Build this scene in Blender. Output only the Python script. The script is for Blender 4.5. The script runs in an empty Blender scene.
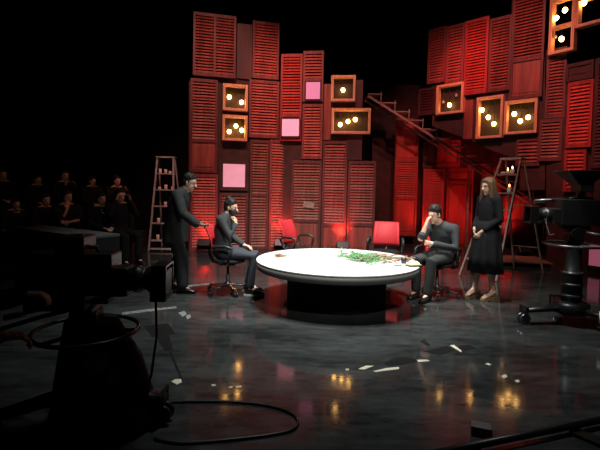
import bpy, math, random
from mathutils import Vector, Matrix, Quaternion
V = Vector
R = math.radians
rnd = random.Random(7)
scene = bpy.context.scene
COL = scene.collection

# ------------------------------------------------------------------ camera
F = 433.0
HC = 1.50
PITCH, ROLL = R(2.5), R(1.2)
PYC = 207.0
cam_d = bpy.data.cameras.new('camera'); cam = bpy.data.objects.new('camera', cam_d)
COL.objects.link(cam)
cam_d.sensor_width = 36.0
cam_d.lens = F / 600 * 36.0
cam_d.shift_y = (PYC - 225) / 600
cam_d.clip_start = 0.05; cam_d.clip_end = 100
CM = Matrix.Translation((0, 0, HC)) @ Matrix.Rotation(math.pi/2 - PITCH, 4, 'X') @ Matrix.Rotation(ROLL, 4, 'Z')
cam.matrix_world = CM
scene.camera = cam
CR = CM.to_3x3()

def ray(px, py):
    return (CR @ V(((px - 300)/F, (PYC - py)/F, -1))).normalized()
def at(px, py, Y):
    d = ray(px, py)
    return V((0, 0, HC)) + d * (Y / d.y)
def floor_at(px, py, z=0.0):
    d = ray(px, py)
    return V((0, 0, HC)) + d * ((z - HC) / d.z)

# ------------------------------------------------------------------ materials
def mat(name, color, rough=0.6, metal=0.0, emit=None, estr=0.0, noise=0.0, nscale=8.0, spec=0.5, bump=0.0, stretch=(1,1,1), color2=None, alpha=1.0, trans=0.0):
    m = bpy.data.materials.new(name); m.use_nodes = True
    nt = m.node_tree; b = nt.nodes['Principled BSDF']
    b.inputs['Roughness'].default_value = rough
    b.inputs['Metallic'].default_value = metal
    b.inputs['Specular IOR Level'].default_value = spec
    b.inputs['Base Color'].default_value = (*color, 1)
    if trans: b.inputs['Transmission Weight'].default_value = trans
    if emit:
        b.inputs['Emission Color'].default_value = (*emit, 1)
        b.inputs['Emission Strength'].default_value = estr
    if noise > 0 or bump > 0:
        tc = nt.nodes.new('ShaderNodeTexCoord'); mp = nt.nodes.new('ShaderNodeMapping')
        mp.inputs['Scale'].default_value = stretch
        nz = nt.nodes.new('ShaderNodeTexNoise'); nz.inputs['Scale'].default_value = nscale; nz.inputs['Detail'].default_value = 5
        nt.links.new(tc.outputs['Object'], mp.inputs['Vector']); nt.links.new(mp.outputs[0], nz.inputs['Vector'])
        if noise > 0:
            rp = nt.nodes.new('ShaderNodeValToRGB')
            c2 = color2 or tuple(c * (1 - noise) for c in color)
            rp.color_ramp.elements[0].color = (*c2, 1); rp.color_ramp.elements[0].position = 0.35
            rp.color_ramp.elements[1].color = (*color, 1); rp.color_ramp.elements[1].position = 0.65
            nt.links.new(nz.outputs['Fac'], rp.inputs[0]); nt.links.new(rp.outputs[0], b.inputs['Base Color'])
        if bump > 0:
            bp = nt.nodes.new('ShaderNodeBump'); bp.inputs['Strength'].default_value = bump; bp.inputs['Distance'].default_value = 0.01
            nt.links.new(nz.outputs['Fac'], bp.inputs['Height']); nt.links.new(bp.outputs[0], b.inputs['Normal'])
    return m

WOODST = (1.0, 1.0, 0.08)
M = {}
M['maroon'] = mat('maroon paint', (0.33, 0.075, 0.058), 0.5, noise=0.5, nscale=14, stretch=WOODST)
M['scarlet'] = mat('scarlet paint', (0.50, 0.055, 0.04), 0.5, noise=0.35, nscale=14, stretch=WOODST)
M['brick'] = mat('faded red paint', (0.46, 0.10, 0.078), 0.55, noise=0.4, nscale=14, stretch=WOODST)
M['brown'] = mat('red brown stain', (0.27, 0.085, 0.06), 0.5, noise=0.5, nscale=14, stretch=WOODST)
M['plum'] = mat('plum stain', (0.085, 0.025, 0.026), 0.5, noise=0.5, nscale=10, stretch=WOODST)
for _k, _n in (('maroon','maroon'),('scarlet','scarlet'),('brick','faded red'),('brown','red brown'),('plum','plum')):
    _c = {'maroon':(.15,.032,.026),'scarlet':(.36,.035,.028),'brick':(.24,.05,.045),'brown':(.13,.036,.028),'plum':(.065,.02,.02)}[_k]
    M[_k+'_frame'] = mat(_n + ' shaded frame paint', _c, 0.55, noise=0.45, nscale=14, stretch=WOODST)  # frame paint darkened; its shading against the top-lit slats is in the colour
M['flat'] = mat('dark flat paint', (0.06, 0.02, 0.018), 0.7, noise=0.5, nscale=5)
M['soot'] = mat('sooty paint', (0.02, 0.018, 0.018), 0.8, noise=0.4, nscale=5)
M['framewood'] = mat('bare pine frame', (0.85, 0.46, 0.27), 0.5, noise=0.3, nscale=18, stretch=WOODST)
M['boxback'] = mat('box backing', (0.030, 0.018, 0.013), 0.8, noise=0.4, nscale=10)
M['bulb'] = mat('lit bulb glass', (1, 0.8, 0.5), 0.3, emit=(1.0, 0.52, 0.13), estr=24)
M['bulb_off'] = mat('unlit bulb glass', (0.5, 0.45, 0.42), 0.1)
M['blackp'] = mat('black plastic', (0.018, 0.018, 0.019), 0.4)
M['blackm'] = mat('black metal', (0.015, 0.015, 0.016), 0.35, metal=0.3)
M['greym'] = mat('grey metal', (0.22, 0.22, 0.22), 0.35, metal=0.9)
M['chrome'] = mat('chrome', (0.75, 0.75, 0.75), 0.15, metal=1.0)
M['pinkglow'] = mat('pink lit paper', (0.8, 0.4, 0.5), 0.6, emit=(0.90, 0.30, 0.45), estr=0.75)
M['pinksoft'] = mat('soft pink lit paper', (0.7, 0.4, 0.5), 0.6, emit=(0.85, 0.36, 0.48), estr=0.55, noise=0.2, nscale=6)
M['pinkfaint'] = mat('faint pink lit paper', (0.4, 0.2, 0.25), 0.6, emit=(0.55, 0.13, 0.22), estr=0.38)
M['pinkdim'] = mat('mauve lit paper', (0.5, 0.25, 0.4), 0.6, emit=(0.55, 0.17, 0.33), estr=0.7)
M['white'] = mat('white table laminate', (0.86, 0.86, 0.84), 0.3)
M['rim'] = mat('grey table rim', (0.085, 0.088, 0.084), 0.6)
M['tbase'] = mat('black table plinth', (0.006, 0.006, 0.006), 0.7, spec=0.2)
M['redmesh'] = mat('red mesh cloth', (0.62, 0.025, 0.035), 0.6, noise=0.15, nscale=40)
M['blackcloth'] = mat('black cloth', (0.012, 0.012, 0.013), 0.85, spec=0.2, noise=0.3, nscale=20)
M['suit'] = mat('black suiting', (0.034, 0.038, 0.037), 0.8, spec=0.25, noise=0.3, nscale=15)
M['charcoal'] = mat('charcoal cloth', (0.048, 0.052, 0.056), 0.8, spec=0.25, noise=0.3, nscale=15)
M['jean'] = mat('dark navy denim', (0.040, 0.048, 0.058), 0.8, spec=0.25)
M['skin'] = mat('skin', (0.62, 0.38, 0.27), 0.5)
M['hair'] = mat('black hair', (0.014, 0.012, 0.011), 0.6, noise=0.3, nscale=40, spec=0.3)
M['brownhair'] = mat('brown hair', (0.16, 0.085, 0.04), 0.45, noise=0.55, nscale=22, stretch=(1,1,.15))
M['mask'] = mat('black mask cloth', (0.008, 0.008, 0.008), 0.8)
M['eye'] = mat('dark eye', (0.015, 0.01, 0.008), 0.2)
M['lips'] = mat('lips', (0.40, 0.14, 0.11), 0.5)
M['beige'] = mat('beige leather', (0.55, 0.36, 0.22), 0.5)
M['cork'] = mat('cork sole', (0.30, 0.18, 0.09), 0.8, noise=0.4, nscale=40)
M['shoe'] = mat('black leather', (0.012, 0.012, 0.012), 0.3)
M['whitesole'] = mat('white rubber', (0.6, 0.6, 0.58), 0.6)
M['alu'] = mat('weathered ladder wood', (0.58, 0.60, 0.58), 0.55, noise=0.4, nscale=15)
M['ladred'] = mat('dull ladder wood', (0.42, 0.28, 0.22), 0.55, noise=0.4, nscale=15)
M['wax'] = mat('cream wax', (0.85, 0.78, 0.66), 0.5)
M['flame'] = mat('candle flame', (1, .7, .3), 0.5, emit=(1.0, 0.55, 0.2), estr=9)
M['ply'] = mat('plywood', (0.26, 0.17, 0.10), 0.6, noise=0.4, nscale=9)
M['stair'] = mat('weathered iron', (0.34, 0.27, 0.25), 0.5, metal=0.2, noise=0.4, nscale=12)
M['green'] = mat('pine needles', (0.17, 0.42, 0.17), 0.6, noise=0.5, nscale=30)
M['bark'] = mat('pale brown bark', (0.34, 0.21, 0.14), 0.8, noise=0.4, nscale=30)
M['yellow'] = mat('pale yellow paper', (0.65, 0.55, 0.22), 0.7)
M['paper'] = mat('cream paper scrap', (0.72, 0.66, 0.52), 0.7)
M['tape'] = mat('worn white tape', (0.30, 0.31, 0.30), 0.6, noise=0.6, nscale=25)
M['dtape'] = mat('black gaffer tape', (0.006, 0.006, 0.006), 0.75, spec=0.2)
M['cable'] = mat('black cable', (0.010, 0.009, 0.008), 0.4)
M['lens'] = mat('lens glass', (0.01, 0.012, 0.02), 0.05)
M['redled'] = mat('red lamp lens', (0.6, 0.02, 0.02), 0.3, emit=(1, 0.03, 0.02), estr=12)
M['greytop'] = mat('grey board', (0.09, 0.09, 0.088), 0.5)
M['logo'] = mat('white print', (0.6, 0.6, 0.6), 0.7)
M['plaid'] = mat('olive plaid', (0.10, 0.07, 0.03), 0.8, noise=0.7, nscale=14)

# ------------------------------------------------------------------ mesh builder
class MB:
    def __init__(s): s.v = []; s.f = []; s.smooth = []
    def _add(s, vs, fs, smooth=False):
        o = len(s.v); s.v += [V(p) for p in vs]
        s.f += [tuple(i + o for i in f) for f in fs]; s.smooth += [smooth] * len(fs)
        return s
    def box(s, c, size, rot=None):
        c = V(c); hx, hy, hz = size[0]/2, size[1]/2, size[2]/2
        vs = [V((x, y, z)) for x in (-hx, hx) for y in (-hy, hy) for z in (-hz, hz)]
        if rot is not None: vs = [rot @ p for p in vs]
        return s._add([p + c for p in vs], [(0,1,3,2),(4,6,7,5),(0,4,5,1),(2,3,7,6),(0,2,6,4),(1,5,7,3)])
    def bar(s, p0, p1, w, h=None, up=(0, 0, 1)):
        p0, p1 = V(p0), V(p1); h = h or w
        d = p1 - p0; L = d.length; x = d.normalized(); u = V(up)
        if abs(x.dot(u)) > 0.98: u = V((0, 1, 0))
        y = u.cross(x).normalized(); z = x.cross(y)
        return s.box((p0 + p1)/2, (L, w, h), Matrix((x, y, z)).transposed())
    def rings(s, rings, cap=True, smooth=True):
        n = len(rings[0]); vs = [p for r in rings for p in r]; fs = []
        for i in range(len(rings) - 1):
            for j in range(n):
                k = (j + 1) % n
                fs.append((i*n + j, i*n + k, (i+1)*n + k, (i+1)*n + j))
        s._add(vs, fs, smooth)
        if cap:
            o = len(s.v) - len(vs)
            s.f.append(tuple(o + j for j in reversed(range(n)))); s.smooth.append(False)
            s.f.append(tuple(o + (len(rings)-1)*n + j for j in range(n))); s.smooth.append(False)
        return s
    def tube(s, pts, rad, seg=10, round_caps=False, smooth=True):
        pts = [V(p) for p in pts]
        if not hasattr(rad, '__len__'): rad = [rad] * len(pts)
        rad = list(rad)
        if round_caps:
            d0 = (pts[0] - pts[1]).normalized(); d1 = (pts[-1] - pts[-2]).normalized()
            A = []; RA = []
            for a in (80, 55, 28): A.append(pts[0] + d0*rad[0]*math.sin(R(a))); RA.append(rad[0]*math.cos(R(a)))
            B = []; RB = []
            for a in (28, 55, 80): B.append(pts[-1] + d1*rad[-1]*math.sin(R(a))); RB.append(rad[-1]*math.cos(R(a)))
            pts = A + pts + B; rad = RA + rad + RB
        rs = []; prev = None
        for i, p in enumerate(pts):
            t = (pts[min(i+1, len(pts)-1)] - pts[max(i-1, 0)]).normalized()
            if prev is None:
                a = V((0, 0, 1)) if abs(t.z) < 0.9 else V((1, 0, 0))
                x = t.cross(a).normalized()
            else:
                x = (prev - t * prev.dot(t)).normalized()
            prev = x; y = t.cross(x)
            rs.append([p + (x*math.cos(2*math.pi*j/seg) + y*math.sin(2*math.pi*j/seg)) * rad[i] for j in range(seg)])
        return s.rings(rs, True, smooth)
    def loft(s, secs, seg=18, smooth=True):
        """secs: (centre, axis a vector with length, axis b vector with length)"""
        rs = [[V(c) + V(a)*math.cos(2*math.pi*j/seg) + V(b)*math.sin(2*math.pi*j/seg) for j in range(seg)] for c, a, b in secs]
        return s.rings(rs, True, smooth)
    def lathe(s, prof, c=(0, 0, 0), seg=32, smooth=True, axis=None):
        c = V(c); q = V((0,0,1)).rotation_difference(V(axis)).to_matrix() if axis is not None else Matrix.Identity(3)
        rs = [[c + q @ V((r*math.cos(2*math.pi*j/seg), r*math.sin(2*math.pi*j/seg), z)) for j in range(seg)] for r, z in prof]
        return s.rings(rs, True, smooth)
    def ell(s, c, ax, ay, az, seg=16, nr=10):
        c, ax, ay, az = V(c), V(ax), V(ay), V(az); rs = []
        for i in range(1, nr):
            t = math.pi * i / nr - math.pi/2
            rs.append([c + az*math.sin(t) + (ax*math.cos(2*math.pi*j/seg) + ay*math.sin(2*math.pi*j/seg))*math.cos(t) for j in range(seg)])
        return s.rings(rs, True, True)
    def ball(s, c, r, seg=14, nr=9): return s.ell(c, (r,0,0), (0,r,0), (0,0,r), seg, nr)
    def prism(s, poly, h0, h1, frame=None):
        """poly in local xz, extruded along y from h0 to h1"""
        n = len(poly)
        vs = [V((x, h0, z)) for x, z in poly] + [V((x, h1, z)) for x, z in poly]
        if frame is not None: vs = [frame @ p for p in vs]
        fs = [tuple(range(n)), tuple(range(2*n-1, n-1, -1))] + [(i, i+n, (i+1) % n + n, (i+1) % n) for i in range(n)]
        return s._add(vs, fs)
    def flat(s, poly, z0, z1):
        n = len(poly)
        vs = [V((p[0], p[1], z0)) for p in poly] + [V((p[0], p[1], z1)) for p in poly]
        fs = [tuple(range(n-1, -1, -1)), tuple(range(n, 2*n))] + [(i, (i+1) % n, (i+1) % n + n, i + n) for i in range(n)]
        return s._add(vs, fs)
    def mesh(s, name):
        me = bpy.data.meshes.new(name)
        me.from_pydata([tuple(p) for p in s.v], [], s.f)
        for p, sm in zip(me.polygons, s.smooth): p.use_smooth = sm
        import bmesh
        bm = bmesh.new(); bm.from_mesh(me); bmesh.ops.recalc_face_normals(bm, faces=bm.faces); bm.to_mesh(me); bm.free()
        return me
    def build(s, name, m, parent=None, bevel=0.0, label=None):
        me = s.mesh(name); me.materials.append(m)
        o = bpy.data.objects.new(name, me); COL.objects.link(o)
        if parent is not None: o.parent = parent
        if bevel:
            b = o.modifiers.new('bevel', 'BEVEL'); b.width = bevel; b.segments = 2; b.limit_method = 'ANGLE'
        if label: o['label'] = label
        return o

def remeshed(mb, name, m, parent, voxel, smooth=3):
    """union of the collected volumes as ONE continuous surface"""
    me = mb.mesh(name + '_src'); o = bpy.data.objects.new(name + '_src', me); COL.objects.link(o)
    r = o.modifiers.new('r', 'REMESH'); r.mode = 'VOXEL'; r.voxel_size = voxel; r.use_smooth_shade = True
    if smooth:
        sm = o.modifiers.new('s', 'SMOOTH'); sm.factor = 0.5; sm.iterations = smooth
    dg = bpy.context.evaluated_depsgraph_get()
    nm = bpy.data.meshes.new_from_object(o.evaluated_get(dg))
    bpy.data.objects.remove(o); bpy.data.meshes.remove(me)
    nm.name = name; nm.materials.clear(); nm.materials.append(m)
    for p in nm.polygons: p.use_smooth = True
    ob = bpy.data.objects.new(name, nm); COL.objects.link(ob); ob.parent = parent
    return ob

def tag(o, label, cat, group=None, kind=None):
    o['label'] = label; o['category'] = cat
    if group: o['group'] = group
    if kind: o['kind'] = kind
    return o
def thing(name, loc, rz, label, cat, group=None):
    o = bpy.data.objects.new(name, None); COL.objects.link(o)
    o.empty_display_size = 0.1
    o.location = loc; o.rotation_euler = (0, 0, rz)
    return tag(o, label, cat, group)
def struct(o): o['kind'] = 'structure'; return o
def children(o): return [c for c in COL.objects if c.parent == o]
def copy_tree(o, parent=None):
    c = o.copy(); COL.objects.link(c)
    if parent is not None: c.parent = parent
    for ch in children(o): copy_tree(ch, c)
    return c
# ------------------------------------------------------------------ studio shell
M['floorm'] = None
def floor_material():
    m = bpy.data.materials.new('black stage floor'); m.use_nodes = True
    nt = m.node_tree; b = nt.nodes['Principled BSDF']; L = nt.links
    tc = nt.nodes.new('ShaderNodeTexCoord')
    def nz(scale, det=6, st=(1,1,1)):
        mp = nt.nodes.new('ShaderNodeMapping'); mp.inputs['Scale'].default_value = st
        n = nt.nodes.new('ShaderNodeTexNoise'); n.inputs['Scale'].default_value = scale; n.inputs['Detail'].default_value = det
        n.inputs['Roughness'].default_value = 0.65
        L.new(tc.outputs['Object'], mp.inputs[0]); L.new(mp.outputs[0], n.inputs['Vector']); return n
    n1 = nz(1.3, 8, (0.6, 1.5, 1)); n2 = nz(9, 6, (0.5, 1.4, 1))
    mx = nt.nodes.new('ShaderNodeMix'); mx.data_type = 'FLOAT'; mx.inputs[0].default_value = 0.4
    L.new(n1.outputs['Fac'], mx.inputs[2]); L.new(n2.outputs['Fac'], mx.inputs[3])
    rp = nt.nodes.new('ShaderNodeValToRGB')
    e = rp.color_ramp.elements
    e[0].position = 0.40; e[0].color = (0.017, 0.018, 0.018, 1)
    e[1].position = 0.62; e[1].color = (0.060, 0.066, 0.064, 1)
    L.new(mx.outputs[0], rp.inputs[0]); L.new(rp.outputs[0], b.inputs['Base Color'])
    rr = nt.nodes.new('ShaderNodeMapRange'); rr.inputs['From Min'].default_value = 0.3; rr.inputs['From Max'].default_value = 0.7
    rr.inputs['To Min'].default_value = 0.05; rr.inputs['To Max'].default_value = 0.12
    L.new(n2.outputs['Fac'], rr.inputs[0]); L.new(rr.outputs[0], b.inputs['Roughness'])
    bp = nt.nodes.new('ShaderNodeBump'); bp.inputs['Strength'].default_value = 0.05; bp.inputs['Distance'].default_value = 0.004
    L.new(n2.outputs['Fac'], bp.inputs['Height']); L.new(bp.outputs[0], b.inputs['Normal'])
    b.inputs['Specular IOR Level'].default_value = 0.32
    return m
black = mat('studio black drape', (0.006, 0.006, 0.0065), 0.9, spec=0.1)
struct(MB().box((0, 5, -0.05), (20, 19, 0.1)).build('floor', floor_material()))
struct(MB().box((0, 5, 9.05), (20, 19, 0.1)).build('ceiling', black))
struct(MB().box((-9.05, 5, 4.5), (0.1, 19, 9)).build('wall_left', black))
struct(MB().box((9.05, 5, 4.5), (0.1, 19, 9)).build('wall_right', black))
struct(MB().box((0, 13.6, 4.5), (18, 0.1, 9)).build('wall_back', black))

# ------------------------------------------------------------------ facets of the set
class Facet:
    def __init__(s, x0, y0, ang):
        s.p = V((x0, y0, 0)); s.a = R(ang)
        s.u = V((math.cos(s.a), math.sin(s.a), 0)); s.n = V((math.sin(s.a), -math.cos(s.a), 0))
    def uz(s, px, py, fwd=0.0):
        d = ray(px, py); o = V((0, 0, HC)); q = s.p + s.n*fwd
        t = (q - o).dot(s.n) / d.dot(s.n); h = o + d*t
        return (h - q).dot(s.u), h.z
    def world(s, u, fwd, z): return s.p + s.u*u + s.n*fwd + V((0, 0, z))
L1 = Facet(-2.54, 10.02, 14.7)
L2 = Facet(-0.728, 10.50, -7.0)
R1 = Facet(3.17, 11.06, -43.0)
R2 = Facet(5.20, 9.16, -56.0)
C1 = Facet(1.6, 12.0, 0.0)

def flat_wall(name, f, pix, m, th=0.07, fwd=0.0):
    """a painted scenery flat: outline in facet coordinates, real thickness behind its face"""
    poly = [f.uz(x, y, fwd) for x, y in pix]
    poly = [(u, max(z, 0.0)) for u, z in poly]
    fr = Matrix.Translation(f.p) @ Matrix.Rotation(f.a, 4, 'Z')
    return struct(MB().prism(poly, -fwd, -fwd + th, fr).build(name, m))
flat_wall('wall_set_left', L1, [(188,270),(189,81),(194,81),(195,19),(235,25),(252,24),(278,26),(278,270)], M['flat'])
flat_wall('wall_set_centre', L2, [(271,270),(282,60),(323,57),(323,84),(362,84),(362,164),(374,166),(374,270)], M['flat'])
flat_wall('wall_set_right', R1, [(432,126),(432,30),(487,21),(511,20),(514,-40),(545,-40),(545,190),(520,190),(520,160),(490,150),(470,140)], M['flat'])
flat_wall('wall_set_far_right', R2, [(546,275),(546,50),(567,46),(567,66),(592,60),(650,40),(720,30),(720,310)], M['flat'])

def panel(f, rect, spec, paint, label, fwd=0.0, group='painted shutters nailed over the set walls', cols=1, pitch=0.065, stile=0.055, tilt=0, name='shutter', floor=False, th=0.045):
    """one shutter: frame of stiles and rails, banks of louvre slats and plain inset panels"""
    x0, y0, x1, y1 = rect
    xm, ym = (x0+x1)/2, (y0+y1)/2
    u0, _ = f.uz(x0, ym, fwd); u1, _ = f.uz(x1, ym, fwd)
    _, zt = f.uz(xm, y0, fwd); _, zb = f.uz(xm, y1, fwd)
    if floor: zb = 0.0
    w, h = u1-u0, zt-zb
    base = f.world((u0+u1)/2, fwd, zb)
    o = thing(name, base, f.a, label, 'shutter' if name == 'shutter' else 'panel', group)
    if tilt: o.rotation_euler = (0, R(tilt), f.a)
    fr = MB()
    rail = 0.075
    # stiles
    xs = [-w/2 + (w - stile)*k/cols + stile/2 for k in range(cols+1)]
    for x in xs: fr.box((x, 0, h/2), (stile, th, h))
    tot = sum(k for _, k in spec); z = h
    inner = h - rail*(len(spec)+1)
    slat = MB(); ins = MB(); has_s = has_i = False
    fr.box((0, 0.001, h - rail/2), (w - 0.01, th*0.92, rail)); z = h - rail
    for kind, k in spec:
        hh = inner*k/tot
        for c in range(cols):
            xa, xb = xs[c] + stile/2, xs[c+1] - stile/2
            if kind == 'L':
                n = max(2, int(hh/pitch)); has_s = True
                for i in range(n):
                    zc = z - hh*(i+0.5)/n
                    slat.box(((xa+xb)/2, 0.0, zc), (xb-xa+0.004, 0.008, hh/n*1.14), Matrix.Rotation(R(-36 + rnd.uniform(-5, 5)), 3, 'X'))
            else:
                ins = MB()
                ins.box(((xa+xb)/2, 0.012, z - hh/2), (xb-xa+0.004, 0.01, hh))
                ins.box(((xa+xb)/2, 0.003, z - hh/2), (max(0.02, xb-xa-0.09), 0.014, max(0.02, hh-0.10)))
                ins.build('inset_panel', M[paint], o, 0.006)
        z -= hh
        fr.box((0, 0.001, z - rail/2), (w - 0.01, th*0.92, rail)); z -= rail
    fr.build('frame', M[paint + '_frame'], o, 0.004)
    if has_s: slat.build('louvre_bank', M[paint], o)
    return o

Lv = [('L', 1)]
# ---- left wing
panel(L1, (193,14,236,77), Lv, 'maroon', 'wide double-bank louvred shutter at the top left corner of the set', 0.10, cols=2)
panel(L1, (252.5,22,279,79), Lv, 'brick', 'single louvred shutter standing highest right of the top left double shutter', 0.05)
panel(L1, (190,79,217.5,172.5), [('L',2.1),('P',1)], 'maroon', 'tall shutter with louvres above a plain panel at the left edge beside the bulb boxes', 0.05)
panel(L1, (190,174,217.5,252), Lv, 'brick', 'louvred shutter reaching the floor behind the standing man in black suit', 0.05, floor=True)
panel(L1, (219,193,247.5,250), Lv, 'maroon', 'louvred shutter under the large pink square behind the masked person', 0.05, floor=True)
panel(L1, (249,80.5,279,138), Lv, 'brick', 'wide faded louvred shutter right of the two stacked bulb boxes', 0.07)
panel(L1, (249.5,140,268.5,250), [('L',1.1),('L',1.1)], 'brown', 'narrow brownish floor-length shutter in two louvre banks left of the rosy one', 0.05, floor=True)
panel(L1, (269,140,291,250), Lv, 'brick', 'rosy floor-length louvred shutter directly behind the left red chair', 0.09, floor=True)
# ---- centre wing
panel(L2, (280.5,54,302,141), [('L',1.9),('P',0.7)], 'scarlet', 'bright red shutter with a glowing pink square in its lower panel', 0.07)
panel(L2, (303,51,323.5,102), [('L',1.2),('P',0.85)], 'brick', 'short red shutter with a dim mauve square in its lower panel', 0.09)
panel(L2, (302,104,322.5,159), Lv, 'brick', 'louvred shutter hanging directly under the dim mauve square', 0.07)
panel(L2, (291,160.5,321,250), [('L',1.2),('P',0.55)], 'brown', 'brown shutter door with a pale paper scrap between the two red chairs', 0.05, floor=True)
panel(L2, (322,141,346.5,250), [('L',1.6),('P',0.45)], 'maroon', 'tall maroon shutter below the wide three-bulb box', 0.06, floor=True)
panel(L2, (347.5,161,375,250), [('L',1.5),('P',0.6)], 'maroon', 'shutter at the right end of the centre wall beside the dark recess', 0.08, floor=True)
# ---- right wing
panel(R1, (428,28,445.5,83), Lv, 'brick', 'leftmost louvred shutter along the top of the right wing', 0.05)
panel(R1, (446,25,464,83), Lv, 'brick', 'second louvred shutter from the left on the right wing, above the one-bulb box', 0.05)
panel(R1, (464.5,19,488,94), Lv, 'scarlet', 'brightest scarlet louvred shutter high on the right wing', 0.09)
panel(R1, (489,17,511,91), Lv, 'maroon', 'maroon louvred shutter between the scarlet shutter and the tallest shutter', 0.05)
panel(R1, (512,-34,545,98), [('L',2.2),('P',0.85)], 'maroon', 'tallest shutter of the right wing, louvres over a plain inset panel', 0.07)
panel(R1, (418.5,88,436,115), Lv, 'plum', 'small plum louvred shutter low at the left end of the right wing', 0.02)
panel(R1, (516,138,540,166), Lv, 'maroon', 'small maroon louvred shutter hanging below the three-bulb box at right', 0.03)
panel(R1, (546,57,566,118), Lv, 'maroon', 'louvred shutter under the tall paned bulb window', 0.05)
panel(R1, (539,119,562,161), Lv, 'brown', 'shabby brown louvred shutter under the paned window shutter', 0.06)
panel(R2, (567,81,592.5,147.5), Lv, 'scarlet', 'scarlet framed louvred shutter leaning forward above the camera', 0.12)
panel(R2, (564,149,586,192), Lv, 'scarlet', 'small bright shutter just above the broadcast camera viewfinder', 0.08)
panel(R2, (594,58,626,168), Lv, 'plum', 'purple louvred shutter cut by the right edge of the picture', 0.06)
panel(R2, (566,62,594,80), [('P',1)], 'plum', 'plain plum board under the black window opening', 0.04, name='board')
panel(R2, (588,170,626,275), [('P',1)], 'plum', 'plain plum board with a pink square low behind the camera', 0.05, name='board', floor=True)
# ---- recess behind the stairs
bk = 'red panels in the recess behind the stairs'
panel(C1, (394.5,118,417.5,236), [('P',0.9),('L',0.8),('P',0.8)], 'scarlet', 'tall red panel under the upper end of the stairs', 0.05, group=bk, pitch=0.06)
panel(C1, (423,141,437,168), [('P',1)], 'plum', 'small dark board under the middle of the stairs', 0.0, group=bk, name='board')
panel(C1, (437,140,460,167), [('P',1)], 'scarlet', 'bright red square board under the stair landing', 0.03, group=bk, name='board')
panel(C1, (422,169,443,262), Lv, 'scarlet', 'red louvred panel behind the seated man leaning on his hand', 0.0, group=bk, pitch=0.065, floor=True)
panel(C1, (446,168,472,264), [('P',0.16),('P',1)], 'scarlet', 'red board between the seated man and the standing woman', 0.04, group=bk, name='board', floor=True)
panel(C1, (480,166,500,264), [('P',1)], 'maroon', 'dark red board directly behind the woman with long hair', 0.0, group=bk, name='board', floor=True)
panel(C1, (501,196,538,266), [('P',1),('P',1)], 'maroon', 'wide red board with a middle rail behind the right stepladder', 0.0, group=bk, name='board', floor=True)
panel(C1, (539,196,588,268), [('P',1),('P',1)], 'maroon', 'wide red board behind the pedestal of the right camera', 0.02, group=bk, name='board', floor=True)

# back of the recess, dark flats behind the stairs
flat_wall('wall_recess', Facet(1.2, 12.6, 0), [(372,270),(372,112),(380,92),(394,84),(440,86),(470,110),(620,110),(620,270)], M['flat'])

# dark vertical plank strips between shutters (plain boards seen in the photo)
def plank(f, rect, paint, label, fwd=0.0, floor=False):
    x0, y0, x1, y1 = rect; ym, xm = (y0+y1)/2, (x0+x1)/2
    u0, _ = f.uz(x0, ym, fwd); u1, _ = f.uz(x1, ym, fwd); _, zt = f.uz(xm, y0, fwd); _, zb = f.uz(xm, y1, fwd)
    if floor: zb = 0
    o = MB().box((0, 0, (zt-zb)/2), (u1-u0, 0.03, zt-zb)).build('plank', M[paint], None, 0.004)
    o.location = f.world((u0+u1)/2, fwd, zb); o.rotation_euler = (0, 0, f.a)
    return tag(o, label, 'plank', 'plain planks between the shutters')
plank(L1, (237,24,252,79), 'plum', 'dark plain plank between the two highest left shutters', 0.03)
plank(L2, (324,84,331,140), 'maroon', 'narrow maroon plank left of the single-bulb box', 0.03)
plank(L2, (356,80,363,107), 'plum', 'short plum plank right of the single-bulb box', 0.03)
plank(L2, (347,134,362,160), 'plum', 'short plum plank under the wide three-bulb box', 0.03)
plank(R1, (464,100,473,139), 'maroon', 'red streaked plank left of the tall three-bulb box', 0.03)

# ------------------------------------------------------------------ lit boxes and bulbs
def light_box(f, rect, label, fwd=0.16, depth=0.15, bar=0.055, cx=0, cz=0, back=True, cat='light box'):
    x0, y0, x1, y1 = rect; xm, ym = (x0+x1)/2, (y0+y1)/2
    u0, _ = f.uz(x0, ym, fwd); u1, _ = f.uz(x1, ym, fwd); _, zt = f.uz(xm, y0, fwd); _, zb = f.uz(xm, y1, fwd)
    w, h = u1-u0, zt-zb
    o = thing('light_box', f.world((u0+u1)/2, fwd, zb), f.a, label, cat, 'wooden bulb boxes on the set walls')
    fr = MB()
    fr.box((-w/2+bar/2, depth/2, h/2), (bar, depth, h)); fr.box((w/2-bar/2, depth/2, h/2), (bar, depth, h))
    fr.box((0, depth/2, bar/2), (w-2*bar, depth, bar)); fr.box((0, depth/2, h-bar/2), (w-2*bar, depth, bar))
    for k in range(cx): fr.box((-w/2 + w*(k+1)/(cx+1), depth/2, h/2), (bar, depth*0.95, h-2*bar))
    for k in range(cz): fr.box((0, depth/2, h*(k+1)/(cz+1)), (w-2*bar, depth*0.95, bar))
    fr.build('frame', M['framewood'], o, 0.005)
    if back: MB().box((0, depth+0.006, h/2), (w, 0.012, h)).build('backboard', M['boxback'], o)
    return o
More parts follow.
